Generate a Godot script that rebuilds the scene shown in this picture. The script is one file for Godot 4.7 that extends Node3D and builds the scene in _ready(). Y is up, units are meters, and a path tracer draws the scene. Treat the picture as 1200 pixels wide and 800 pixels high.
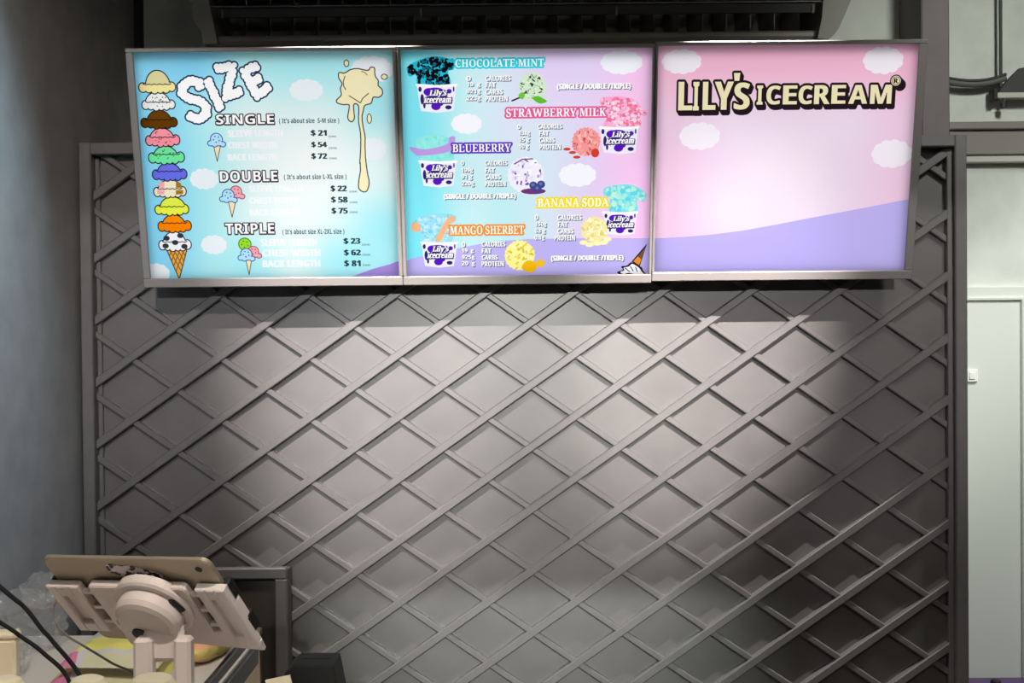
extends Node3D
# A menu of three backlit boxes on a grey lattice wall behind the counter of an ice cream shop.

const FILM_PX := 2000.0          # printed pixels per metre of film
const BOX_TILT := 0.22925        # the light boxes lean forward at the top
const BOX_H := 0.56324

var taken := {}
var mats := {}
var sans: Font
var serif: Font
var rng := RandomNumberGenerator.new()

func _ready() -> void:
	rng.seed = 41
	# ---------------------------------------------------------------- camera, air, light
	var cam := Camera3D.new()
	cam.name = "camera"
	cam.basis = Basis(Vector3.RIGHT, deg_to_rad(-0.77)) * Basis(Vector3.BACK, deg_to_rad(-0.53))
	cam.position = Vector3(0, 1.65, 3.2)
	cam.fov = rad_to_deg(2.0 * atan(400.0 / 1480.0))
	cam.near = 0.05
	cam.far = 60.0
	add_child(cam)
	cam.current = true
	var env := Environment.new()
	env.background_mode = Environment.BG_COLOR
	env.background_color = Color(0, 0, 0)
	env.tonemap_mode = Environment.TONE_MAPPER_LINEAR
	env.tonemap_exposure = 1.0
	env.sdfgi_enabled = true
	env.ssao_enabled = true
	env.ssil_enabled = true
	var we := WorldEnvironment.new()
	we.name = "environment"
	we.environment = env
	add_child(we)
	make_materials()
	lamps()
	# ---------------------------------------------------------------- the place
	room()
	lattice()
	air_conditioner()
	light_boxes()
	service_fittings()
	counter_things()

# ================================================================== naming and tagging
func numbered(called: String) -> String:
	var n: int = taken.get(called, 0)
	taken[called] = n + 1
	return called if n == 0 else "%s_%03d" % [called, n]

func thing(called: String, label: String, category: String, at := Vector3.ZERO, group := "") -> Node3D:
	var o := Node3D.new()
	o.name = numbered(called)
	add_child(o)
	o.position = at
	tag(o, label, category, group)
	return o

func tag(o: Node3D, label: String, category: String, group := "") -> void:
	o.set_meta("label", label)
	o.set_meta("category", category)
	if group:
		o.set_meta("group", group)

func part(called: String, s: Shape, m: Material, parent: Node3D) -> MeshInstance3D:
	var o := MeshInstance3D.new()
	o.name = called
	o.mesh = s.mesh()
	o.material_override = m
	o.cast_shadow = GeometryInstance3D.SHADOW_CASTING_SETTING_ON
	parent.add_child(o, true)
	return o

func struct(called: String, s: Shape, m: Material, label := "") -> MeshInstance3D:
	var o := part(numbered(called), s, m, self)
	o.set_meta("kind", "structure")
	if label:
		o.set_meta("label", label)
	return o

# ================================================================== mesh building
class Shape:
	var v := PackedVector3Array()
	var n := PackedVector3Array()
	var uv := PackedVector2Array()
	var any_uv := false

	func tri(a: Vector3, b: Vector3, c: Vector3, na := Vector3.ZERO, nb := Vector3.ZERO, nc := Vector3.ZERO) -> void:
		# a, b, c run counter-clockwise seen from outside
		var f := (b - a).cross(c - a)
		if f.length_squared() < 1e-18:
			return
		f = f.normalized()
		for p in [[a, na], [c, nc], [b, nb]]:
			v.append(p[0])
			n.append(f if p[1] == Vector3.ZERO else p[1])
			uv.append(Vector2.ZERO)

	func quad(a: Vector3, b: Vector3, c: Vector3, d: Vector3) -> void:
		tri(a, b, c)
		tri(a, c, d)

	func sheet(a: Vector3, b: Vector3, c: Vector3, d: Vector3) -> void:
		# a top left, b bottom left, c bottom right, d top right, with picture coordinates
		any_uv = true
		var f := (b - a).cross(c - a).normalized()
		for p in [[a, Vector2(0, 0)], [c, Vector2(1, 1)], [b, Vector2(0, 1)], [a, Vector2(0, 0)], [d, Vector2(1, 0)], [c, Vector2(1, 1)]]:
			v.append(p[0])
			n.append(f)
			uv.append(p[1])

	func box(c: Vector3, size: Vector3, bevel := 0.0, b := Basis.IDENTITY) -> Shape:
		var h := size / 2.0
		bevel = minf(bevel, minf(h.x, minf(h.y, h.z)) * 0.9)
		var P := func(sx: float, sy: float, sz: float, axis: int) -> Vector3:
			var q := Vector3(sx * h.x, sy * h.y, sz * h.z)
			for k in 3:
				if k != axis:
					q[k] -= signf(q[k]) * bevel
			return c + b * q
		for axis in 3:
			var u := (axis + 1) % 3
			var w := (axis + 2) % 3
			for s in [-1.0, 1.0]:
				var pts := []
				for e in [[-1, -1], [1, -1], [1, 1], [-1, 1]]:
					var q := Vector3.ZERO
					q[axis] = s
					q[u] = e[0]
					q[w] = e[1]
					pts.append(P.call(q.x, q.y, q.z, axis))
				if s < 0:
					pts.reverse()
				quad(pts[0], pts[1], pts[2], pts[3])
		if bevel > 0.0:
			for axis in 3:                        # edges along the axis
				var u := (axis + 1) % 3
				var w := (axis + 2) % 3
				for e in [[-1, -1], [1, -1], [1, 1], [-1, 1]]:
					var q0 := Vector3.ZERO
					var q1 := Vector3.ZERO
					q0[axis] = -1
					q1[axis] = 1
					q0[u] = e[0]; q0[w] = e[1]
					q1[u] = e[0]; q1[w] = e[1]
					var a: Vector3 = P.call(q0.x, q0.y, q0.z, u)
					var a2: Vector3 = P.call(q0.x, q0.y, q0.z, w)
					var d: Vector3 = P.call(q1.x, q1.y, q1.z, u)
					var d2: Vector3 = P.call(q1.x, q1.y, q1.z, w)
					if e[0] * e[1] > 0:
						quad(a, a2, d2, d)
					else:
						quad(a2, a, d, d2)
			for sx in [-1.0, 1.0]:
				for sy in [-1.0, 1.0]:
					for sz in [-1.0, 1.0]:
						var a: Vector3 = P.call(sx, sy, sz, 0)
						var d: Vector3 = P.call(sx, sy, sz, 1)
						var e: Vector3 = P.call(sx, sy, sz, 2)
						if sx * sy * sz > 0:
							tri(a, d, e)
						else:
							tri(a, e, d)
		return self

	func span(lo: Vector3, hi: Vector3, bevel := 0.0) -> Shape:
		return box((lo + hi) / 2.0, (hi - lo).abs(), bevel)

	func prism(poly: PackedVector2Array, z0: float, z1: float, t := Transform3D.IDENTITY, bevel := 0.0) -> Shape:
		# a flat outline pulled along z; z1 is the front
		var p := poly.duplicate()
		if Geometry2D.is_polygon_clockwise(p):
			p.reverse()
		var inner := p
		if bevel > 0.0:
			var off := Geometry2D.offset_polygon(p, -bevel)
			if off.size() == 1 and off[0].size() == p.size():
				inner = off[0]
				var best := 0
				for k in inner.size():
					if inner[k].distance_squared_to(p[0]) < inner[best].distance_squared_to(p[0]):
						best = k
				var turned := PackedVector2Array()
				for k in inner.size():
					turned.append(inner[(k + best) % inner.size()])
				inner = turned
			else:
				bevel = 0.0
		var ix := Geometry2D.triangulate_polygon(inner)
		var ixb := Geometry2D.triangulate_polygon(p)
		var at := func(q: Vector2, z: float) -> Vector3: return t * Vector3(q.x, q.y, z)
		for k in range(0, ix.size(), 3):
			var a := inner[ix[k]]; var b := inner[ix[k + 1]]; var c := inner[ix[k + 2]]
			if (b - a).cross(c - a) < 0:
				var s := b; b = c; c = s
			tri(at.call(a, z1), at.call(b, z1), at.call(c, z1))
		for k in range(0, ixb.size(), 3):
			var a := p[ixb[k]]; var b := p[ixb[k + 1]]; var c := p[ixb[k + 2]]
			if (b - a).cross(c - a) < 0:
				var s := b; b = c; c = s
			tri(at.call(a, z0), at.call(c, z0), at.call(b, z0))
		for k in p.size():
			var j := (k + 1) % p.size()
			quad(at.call(p[k], z0), at.call(p[j], z0), at.call(p[j], z1 - bevel), at.call(p[k], z1 - bevel))
			if bevel > 0.0:
				quad(at.call(p[k], z1 - bevel), at.call(p[j], z1 - bevel), at.call(inner[j], z1), at.call(inner[k], z1))
		return self

	func lathe(profile: PackedVector2Array, t := Transform3D.IDENTITY, sides := 28) -> Shape:
		# profile of (radius, height) from bottom to top, turned about y
		for k in profile.size() - 1:
			var p := profile[k]
			var q := profile[k + 1]
			var e := (q - p)
			var nn := Vector2(e.y, -e.x).normalized()
			for s in sides:
				var a0 := TAU * s / sides
				var a1 := TAU * (s + 1) / sides
				var c0 := Vector3(cos(a0), 0, -sin(a0))
				var c1 := Vector3(cos(a1), 0, -sin(a1))
				var n0 := (t.basis * (c0 * nn.x + Vector3.UP * nn.y)).normalized()
				var n1 := (t.basis * (c1 * nn.x + Vector3.UP * nn.y)).normalized()
				var A := t * (c0 * p.x + Vector3.UP * p.y)
				var B := t * (c1 * p.x + Vector3.UP * p.y)
				var Cc := t * (c1 * q.x + Vector3.UP * q.y)
				var Dd := t * (c0 * q.x + Vector3.UP * q.y)
				tri(A, B, Cc, n0, n1, n1)
				tri(A, Cc, Dd, n0, n1, n0)
		return self

	func tube(path: PackedVector3Array, r: float, sides := 10) -> Shape:
		var frames := []
		var up := Vector3.UP
		for k in path.size():
			var d := (path[mini(k + 1, path.size() - 1)] - path[maxi(k - 1, 0)]).normalized()
			if absf(d.dot(up)) > 0.95:
				up = Vector3.RIGHT if absf(d.x) < 0.9 else Vector3.BACK
			var s := d.cross(up).normalized()
			var u := s.cross(d).normalized()
			up = u
			frames.append([s, u])
		for k in path.size() - 1:
			for j in sides:
				var q := []
				for kk in [k, k + 1]:
					for jj in [j, j + 1]:
						var a: float = TAU * jj / sides
						var nn: Vector3 = frames[kk][0] * cos(a) + frames[kk][1] * sin(a)
						q.append([path[kk] + nn * r, nn])
				tri(q[0][0], q[3][0], q[1][0], q[0][1], q[3][1], q[1][1])
				tri(q[0][0], q[2][0], q[3][0], q[0][1], q[2][1], q[3][1])
		for e in [0, path.size() - 1]:
			for j in sides:
				var a0: float = TAU * j / sides
				var a1: float = TAU * (j + 1) / sides
				var A: Vector3 = path[e] + (frames[e][0] * cos(a0) + frames[e][1] * sin(a0)) * r
				var B: Vector3 = path[e] + (frames[e][0] * cos(a1) + frames[e][1] * sin(a1)) * r
				if e == 0:
					tri(path[e], A, B)
				else:
					tri(path[e], B, A)
		return self

	func grid(nu: int, nv: int, f: Callable, closed_u := false) -> Shape:
		any_uv = true
		# a smooth surface f(u, v), u and v from 0 to 1
		var p := []
		for i in nu + 1:
			var row := []
			for j in nv + 1:
				row.append(f.call(float(i) / nu, float(j) / nv))
			p.append(row)
		var nn := []
		for i in nu + 1:
			var row := []
			for j in nv + 1:
				var i0 := i - 1
				var i1 := i + 1
				if closed_u:
					i0 = nu - 1 if i == 0 else i - 1
					i1 = 1 if i == nu else i + 1
				else:
					i0 = maxi(i0, 0)
					i1 = mini(i1, nu)
				var du: Vector3 = p[i1][j] - p[i0][j]
				var dv: Vector3 = p[i][mini(j + 1, nv)] - p[i][maxi(j - 1, 0)]
				var q := du.cross(dv)
				row.append(q.normalized() if q.length_squared() > 1e-20 else Vector3.ZERO)
			nn.append(row)
		for i in nu:
			for j in nv:
				for half in 2:
					var e := [[i, j], [i + 1, j], [i + 1, j + 1]] if half == 0 else [[i, j], [i + 1, j + 1], [i, j + 1]]
					var was := v.size()
					tri(p[e[0][0]][e[0][1]], p[e[1][0]][e[1][1]], p[e[2][0]][e[2][1]], nn[e[0][0]][e[0][1]], nn[e[1][0]][e[1][1]], nn[e[2][0]][e[2][1]])
					if v.size() > was:
						for c in 3:
							var q: Array = e[[0, 2, 1][c]]
							uv[was + c] = Vector2(float(q[0]) / nu, float(q[1]) / nv)
		return self

	func mesh() -> ArrayMesh:
		var a := []
		a.resize(Mesh.ARRAY_MAX)
		a[Mesh.ARRAY_VERTEX] = v
		a[Mesh.ARRAY_NORMAL] = n
		if any_uv:
			a[Mesh.ARRAY_TEX_UV] = uv
		var m := ArrayMesh.new()
		m.add_surface_from_arrays(Mesh.PRIMITIVE_TRIANGLES, a)
		return m

func curve(pts: Array, steps := 10) -> PackedVector3Array:
	var out := PackedVector3Array()
	for k in pts.size() - 1:
		var a: Vector3 = pts[maxi(k - 1, 0)]
		var b: Vector3 = pts[k]
		var c: Vector3 = pts[k + 1]
		var d: Vector3 = pts[mini(k + 2, pts.size() - 1)]
		for s in steps:
			out.append(b.cubic_interpolate(c, a, d, float(s) / steps))
	out.append(pts[-1])
	return out

func outline(list: Array) -> PackedVector2Array:
	var out := PackedVector2Array()
	for k in range(0, list.size(), 2):
		out.append(Vector2(list[k], list[k + 1]))
	return out

func round_rect(x0: float, y0: float, x1: float, y1: float, r: float, steps := 5) -> PackedVector2Array:
	var out := PackedVector2Array()
	for c in [[x1 - r, y1 - r, 0.0], [x0 + r, y1 - r, 90.0], [x0 + r, y0 + r, 180.0], [x1 - r, y0 + r, 270.0]]:
		for s in steps + 1:
			var a := deg_to_rad(c[2] + 90.0 * s / steps)
			out.append(Vector2(c[0] + cos(a) * r, c[1] + sin(a) * r))
	return out

# ================================================================== materials
func mat(called: String, c: Color, rough := 0.6, metal := 0.0) -> StandardMaterial3D:
	var m := StandardMaterial3D.new()
	m.resource_name = called
	m.albedo_color = c
	m.roughness = rough
	m.metallic = metal
	mats[called] = m
	return m

func c8(r: int, g: int, b: int) -> Color:
	return Color8(r, g, b)

func mottled(m: StandardMaterial3D, seed_: int, freq: float, low: float, scale: float) -> void:
	var nz := FastNoiseLite.new()
	nz.seed = seed_
	nz.frequency = freq
	nz.fractal_octaves = 4
	var t := NoiseTexture2D.new()
	t.width = 512
	t.height = 512
	t.seamless = true
	t.noise = nz
	var g := Gradient.new()
	g.set_color(0, Color(low, low, low))
	g.set_color(1, Color(1, 1, 1))
	t.color_ramp = g
	m.albedo_texture = t
	m.uv1_triplanar = true
	m.uv1_world_triplanar = true
	m.uv1_scale = Vector3.ONE * scale

func glow(called: String, c: Color, energy: float) -> StandardMaterial3D:
	var m := mat(called, c, 0.5)
	m.emission_enabled = true
	m.emission = c
	m.emission_energy_multiplier = energy
	return m

func make_materials() -> void:
	sans = system_font("Droid Sans")
	serif = system_font("Droid Serif")
	mottled(mat("left_plaster", c8(176, 172, 168), 0.75), 3, 0.02, 0.9, 0.8)
	mottled(mat("back_plaster", c8(214, 218, 209), 0.75), 5, 0.02, 0.93, 0.8)
	mottled(mat("dark_concrete", c8(120, 118, 114), 0.8), 7, 0.02, 0.85, 0.7)
	mottled(mat("pillar_paint", c8(116, 107, 108), 0.7), 9, 0.015, 0.92, 0.9)
	mat("corner_trim", c8(40, 39, 37), 0.6)
	mottled(mat("lattice_paint", c8(108, 105, 104), 0.34), 11, 0.03, 0.94, 1.2)
	mottled(mat("board_paint", c8(108, 105, 104), 0.32), 13, 0.012, 0.92, 1.0)
	mat("bezel_metal", c8(156, 151, 148), 0.36, 0.35)
	mat("housing_grey", c8(112, 110, 108), 0.5, 0.2)
	mat("box_white", c8(235, 235, 232), 0.6)
	mat("ac_shell", c8(132, 128, 120), 0.55)
	mat("ac_louvre", c8(44, 43, 42), 0.6)
	mat("ac_lip", c8(134, 127, 119), 0.4)
	mat("door_paint", c8(212, 217, 208), 0.5)
	mat("beam_paint", c8(132, 126, 121), 0.6)
	mat("beam_light", c8(190, 186, 178), 0.55)
	mat("hose_rubber", c8(92, 94, 88), 0.6)
	mat("iron_dark", c8(48, 48, 45), 0.5)
	mat("plate_white", c8(232, 236, 228), 0.5)
	mat("tablet_metal", c8(166, 154, 134), 0.4, 0.5)
	mat("tablet_glass", c8(12, 12, 14), 0.08)
	mat("stand_plastic", c8(216, 204, 198), 0.42)
	mat("black_rubber", c8(14, 13, 13), 0.6)
	mat("counter_white", c8(214, 208, 200), 0.4)
	mat("counter_edge", c8(20, 19, 20), 0.35)
	mat("cream_card", c8(226, 214, 184), 0.7)
	mat("cup_paper", c8(244, 234, 202), 0.45)
	mat("cable_black", c8(5, 5, 6), 0.85)
	mat("cable_grey", c8(118, 112, 100), 0.5)
	mat("cabinet_grey", c8(92, 88, 85), 0.45)
	mat("cabinet_dark", c8(74, 68, 62), 0.55)
	mat("tan_card", c8(176, 158, 128), 0.7)
	mat("bin_black", c8(4, 4, 4), 0.9)
	mat("purple_board", c8(82, 58, 104), 0.5)
	mat("lilac_film", c8(178, 160, 205), 0.4)
	mat("lamp_can", c8(34, 34, 36), 0.5)
	mat("floor_tile", c8(120, 116, 112), 0.35)
	var clear := mat("clear_film", Color(0.8, 0.81, 0.82, 0.14), 0.1)
	clear.transparency = BaseMaterial3D.TRANSPARENCY_ALPHA
	clear.cull_mode = BaseMaterial3D.CULL_DISABLED
	clear.metallic_specular = 0.7

func system_font(called: String) -> Font:
	var f := SystemFont.new()
	f.font_names = PackedStringArray([called])
	f.font_weight = 700
	return f

# ================================================================== lamps
func lamps() -> void:
	# two narrow warm track spots and a broad one for the lattice, a cool one washing the left wall, one over the passage, plus added fill spots
	track_spot("black track spotlight hung above the left of the menu", Vector3(-0.62, 2.97, 1.95), Vector3(-0.34, 1.54, 0.0), Color(1.0, 0.965, 0.955), 15.5, 11.5)
	track_spot("black track spotlight hung above the right of the menu", Vector3(0.85, 2.97, 1.95), Vector3(0.45, 1.58, 0.0), Color(1.0, 0.965, 0.95), 21.0, 10.5)
	track_spot("black pendant spotlight hung low behind the customers in line with the menu", Vector3(0.1, 2.5, 5.6), Vector3(-0.03, 1.26, 0.0), Color(1.0, 1.0, 0.975), 31.0, 7.4)
	track_spot("added unseen fill spotlight for the left of the lattice", Vector3(-0.55, 2.55, 5.6), Vector3(-0.78, 1.72, 0.0), Color(0.97, 0.985, 1.0), 7.5, 7.5)  # added fill, brightens the left lattice under the boxes
	track_spot("added unseen fill spotlight along the left wall", Vector3(-0.62, 2.97, 3.0), Vector3(-1.06, 1.8, 0.25), Color(1.0, 0.965, 0.94), 3.9, 16.0)  # added fill, lifts the left wall and the left bezel
	track_spot("added unseen fill spotlight for the right end of the lattice", Vector3(0.9, 2.55, 5.6), Vector3(0.85, 1.66, 0.0), Color(1.0, 0.975, 0.98), 9.0, 7.5)  # added fill, mirrors the left one for the dim right side
	track_spot("black track spotlight aimed at the left wall", Vector3(-0.45, 2.97, 1.25), Vector3(-1.09, 2.16, 0.95), Color(0.73, 0.885, 1.0), 3.2, 29.0)
	track_spot("black track spotlight aimed at the pale wall beside the pillar", Vector3(1.35, 2.97, 1.3), Vector3(1.45, 2.0, -0.5), Color(0.985, 1.0, 0.97), 2.1, 32.0, 0.12)
	track_spot("black track spotlight aimed at the panelled door", Vector3(2.2, 2.97, 0.6), Vector3(1.5, 1.1, -0.5), Color(0.985, 1.0, 0.985), 3.7, 25.0, 0.12)
	track_spot("black track spotlight above the tablet stand", Vector3(-0.2, 2.97, 2.7), Vector3(-0.6, 1.2, 1.4), Color(1.0, 0.95, 0.9), 2.7, 20.0)
	track_spot("added unseen greenish spotlight behind the added bulkhead for the lower lattice", Vector3(0.35, 2.95, 5.7), Vector3(0.06, 0.84, 0.0), Color(0.96, 1.0, 0.94), 29.0, 6.4)  # added lamp for the greenish band low on the lattice
	track_spot("black downlight above the left menu box", Vector3(-0.4, 3.02, 0.45), Vector3(-0.36, 0.75, 0.05), Color(1.0, 0.97, 0.95), 5.0, 16.0)
	track_spot("black downlight above the right menu box", Vector3(0.6, 3.02, 0.45), Vector3(0.58, 0.75, 0.05), Color(1.0, 0.97, 0.95), 6.0, 17.0)
	var t := thing("added_fill_panel", "added unseen fill panel on the ceiling behind the camera", "fill light", Vector3(0.7, 3.04, 3.4))  # added out of view as weak ambient fill for the room
	part("frame", Shape.new().box(Vector3(0, 0.03, 0), Vector3(0.64, 0.06, 0.64), 0.004), mats.box_white, t)
	part("diffuser", Shape.new().box(Vector3(0, -0.002, 0), Vector3(0.58, 0.008, 0.58), 0.002), glow("panel_glow", Color(1.0, 0.98, 0.95), 1.5), t)
	area("panel_lamp", t, Vector3(0, -0.012, 0), Basis(Vector3.RIGHT, -PI / 2), Vector2(0.56, 0.56), Color(1.0, 0.97, 0.93), 2.2)

func area(called: String, parent: Node3D, at: Vector3, b: Basis, size: Vector2, c: Color, energy: float) -> void:
	var l := AreaLight3D.new()
	l.name = called
	l.area_size = size
	l.area_normalize_energy = true
	l.light_color = c
	l.light_energy = energy
	l.area_range = 12.0
	l.area_attenuation = 2.0
	l.shadow_enabled = true
	parent.add_child(l, true)
	l.transform = Transform3D(b, at)

func track_spot(label: String, at: Vector3, aim: Vector3, c: Color, energy: float, angle: float, soft := 0.012) -> void:
	var t := thing("track_spotlight", label, "spotlight", at, "track spotlights")
	var b := Basis.looking_at((aim - at).normalized(), Vector3.UP)
	var tilt := Transform3D(b * Basis(Vector3.RIGHT, -PI / 2), Vector3.ZERO)   # local y runs along the beam
	part("stem", Shape.new().lathe(outline([0.0, 0.0, 0.009, 0.0, 0.009, 3.1 - at.y, 0.0, 3.1 - at.y])), mats.lamp_can, t)
	part("mount", Shape.new().box(Vector3(0, 3.09 - at.y, 0), Vector3(0.12, 0.02, 0.05), 0.003), mats.lamp_can, t)
	part("can", Shape.new().lathe(outline([0.0, -0.09, 0.036, -0.09, 0.04, -0.08, 0.042, 0.055, 0.038, 0.055, 0.036, 0.035, 0.0, 0.035]), tilt), mats.lamp_can, t)
	part("lens", Shape.new().lathe(outline([0.0, 0.036, 0.035, 0.036, 0.03, 0.042, 0.0, 0.046]), tilt), glow("spot_glow_%d" % taken["track_spotlight"], c, 6.0), t)
	var l := SpotLight3D.new()
	l.name = "spot_lamp"
	l.light_color = c
	l.light_energy = energy
	l.spot_angle = angle
	l.spot_angle_attenuation = 1.0
	l.spot_range = 12.0
	l.spot_attenuation = 2.0
	l.light_size = soft
	l.shadow_enabled = true
	t.add_child(l, true)
	l.transform = Transform3D(b, b * Vector3(0, 0, -0.062))

# ================================================================== the room
func room() -> void:
	struct("floor", Shape.new().span(Vector3(-1.3, -0.1, -0.7), Vector3(2.8, 0.0, 6.2)), mats.floor_tile)
	struct("ceiling", Shape.new().span(Vector3(-1.3, 3.1, -0.7), Vector3(2.8, 3.2, 6.2)), mats.dark_concrete)
	struct("wall_left", Shape.new().span(Vector3(-1.25, 0.0, -0.5), Vector3(-1.09, 3.1, 6.0)), mats.left_plaster)
	struct("wall_back", Shape.new().span(Vector3(-1.25, 0.0, -0.66), Vector3(2.8, 3.1, -0.5)), mats.back_plaster)
	struct("wall_right", Shape.new().span(Vector3(2.6, 0.0, -0.5), Vector3(2.76, 3.1, 6.0)), mats.dark_concrete)
	struct("wall_front", Shape.new().span(Vector3(-1.25, 0.0, 6.0), Vector3(2.76, 3.1, 6.16)), mats.dark_concrete)
	struct("added_trim_4", Shape.new().span(Vector3(-1.09, 2.377, 4.0), Vector3(2.6, 3.1, 4.06), 0.004), mats.dark_concrete, "added unseen grey bulkhead behind the camera that cuts a light edge")  # added light blocker, its lower edge sets the lit line on the lattice
	struct("trim_1", Shape.new().span(Vector3(-1.09, 0.0, -0.5), Vector3(-1.066, 3.1, -0.478), 0.003), mats.corner_trim, "dark corner trim strip where left wall meets back wall")
	struct("trim_2", Shape.new().span(Vector3(1.139, 0.0, -0.5), Vector3(1.217, 3.1, -0.3), 0.004), mats.pillar_paint, "square grey-brown pillar behind the right end of the menu")
	var beam := struct("trim_3", Shape.new().span(Vector3(1.217, 2.128, -0.5), Vector3(2.6, 2.217, -0.46), 0.003), mats.beam_paint, "grey-brown lintel across the pale back wall right of the pillar")
	part("lintel_cap", Shape.new().span(Vector3(1.26, 2.2, -0.47), Vector3(2.6, 2.222, -0.445), 0.003), mats.beam_paint, beam)
	part("lower_strip", Shape.new().span(Vector3(1.217, 2.107, -0.5), Vector3(2.6, 2.128, -0.468), 0.003), mats.beam_light, beam)
	var door := struct("door_1", Shape.new().span(Vector3(1.22, 0.02, -0.5), Vector3(1.92, 1.748, -0.484), 0.002), mats.door_paint, "pale green-white panelled door below the lintel")
	part("moulding", Shape.new().span(Vector3(1.25, 1.706, -0.486), Vector3(1.5, 1.718, -0.476), 0.003), mats.door_paint, door)
	part("moulding", Shape.new().span(Vector3(1.484, 0.2, -0.486), Vector3(1.496, 1.71, -0.476), 0.003), mats.door_paint, door)
	part("moulding", Shape.new().span(Vector3(1.25, 0.2, -0.486), Vector3(1.262, 1.71, -0.476), 0.003), mats.door_paint, door)
	part("moulding", Shape.new().span(Vector3(1.25, 0.19, -0.486), Vector3(1.5, 0.2, -0.476), 0.003), mats.door_paint, door)

# ================================================================== the lattice wall
func lattice() -> void:
	var x0 := -1.078
	var x1 := 1.14
	var top := 2.114
	var t := thing("lattice_panel", "tall grey wall panel of crossed diagonal slats below the menu boxes", "wall panel", Vector3(0, 0, 0))
	part("back_board", Shape.new().span(Vector3(x0, 0.0, -0.018), Vector3(x1, top, 0.0)), mats.board_paint, t)
	var w := 0.03
	part("rail", Shape.new().span(Vector3(x0, 0.0, -0.018), Vector3(x0 + w, top, 0.042), 0.003), mats.lattice_paint, t)
	part("rail", Shape.new().span(Vector3(x1 - w, 0.0, -0.018), Vector3(x1, top, 0.042), 0.003), mats.lattice_paint, t)
	part("rail", Shape.new().span(Vector3(x0 + w, top - w, -0.018), Vector3(x1 - w, top, 0.042), 0.003), mats.lattice_paint, t)
	part("rail", Shape.new().span(Vector3(x0 + w, 0.0, -0.018), Vector3(x1 - w, 0.06, 0.042), 0.003), mats.lattice_paint, t)
	part("bead", Shape.new().span(Vector3(x0 + w, 0.06, 0.0), Vector3(x0 + w + 0.012, top - w, 0.01), 0.002), mats.lattice_paint, t)
	part("bead", Shape.new().span(Vector3(x1 - w - 0.014, 0.06, 0.0), Vector3(x1 - w, top - w, 0.024), 0.002), mats.lattice_paint, t)
	var px := 0.2238
	var py := 0.1561
	var m := py / px
	var a := Vector2(x0 + w - 0.012, 0.05)
	var b := Vector2(x1 - w + 0.012, top - w + 0.012)
	for way: int in [-1, 1]:
		var wide := 0.0155 if way < 0 else 0.0205
		var high := 0.017 if way < 0 else 0.023
		for j in range(-26, 26):
			# the line y = y0 + way * m * (x - 0.045), cut off inside the frame
			var y0 := 1.652 + py * j
			var lo := a.x
			var hi := b.x
			var xa := 0.045 + (a.y - y0) / (way * m)
			var xb := 0.045 + (b.y - y0) / (way * m)
			lo = maxf(lo, minf(xa, xb))
			hi = minf(hi, maxf(xa, xb))
			if hi - lo < 0.03:
				continue
			var p := Vector2(lo, y0 + way * m * (lo - 0.045))
			var q := Vector2(hi, y0 + way * m * (hi - 0.045))
			var mid := (p + q) / 2.0
			var s := Shape.new().box(Vector3(mid.x, mid.y, high / 2.0 - 0.001), Vector3(p.distance_to(q), wide, high + 0.002), 0.0025, Basis(Vector3.BACK, way * atan(m)))
			part("slat", s, mats.lattice_paint, t)

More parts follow.
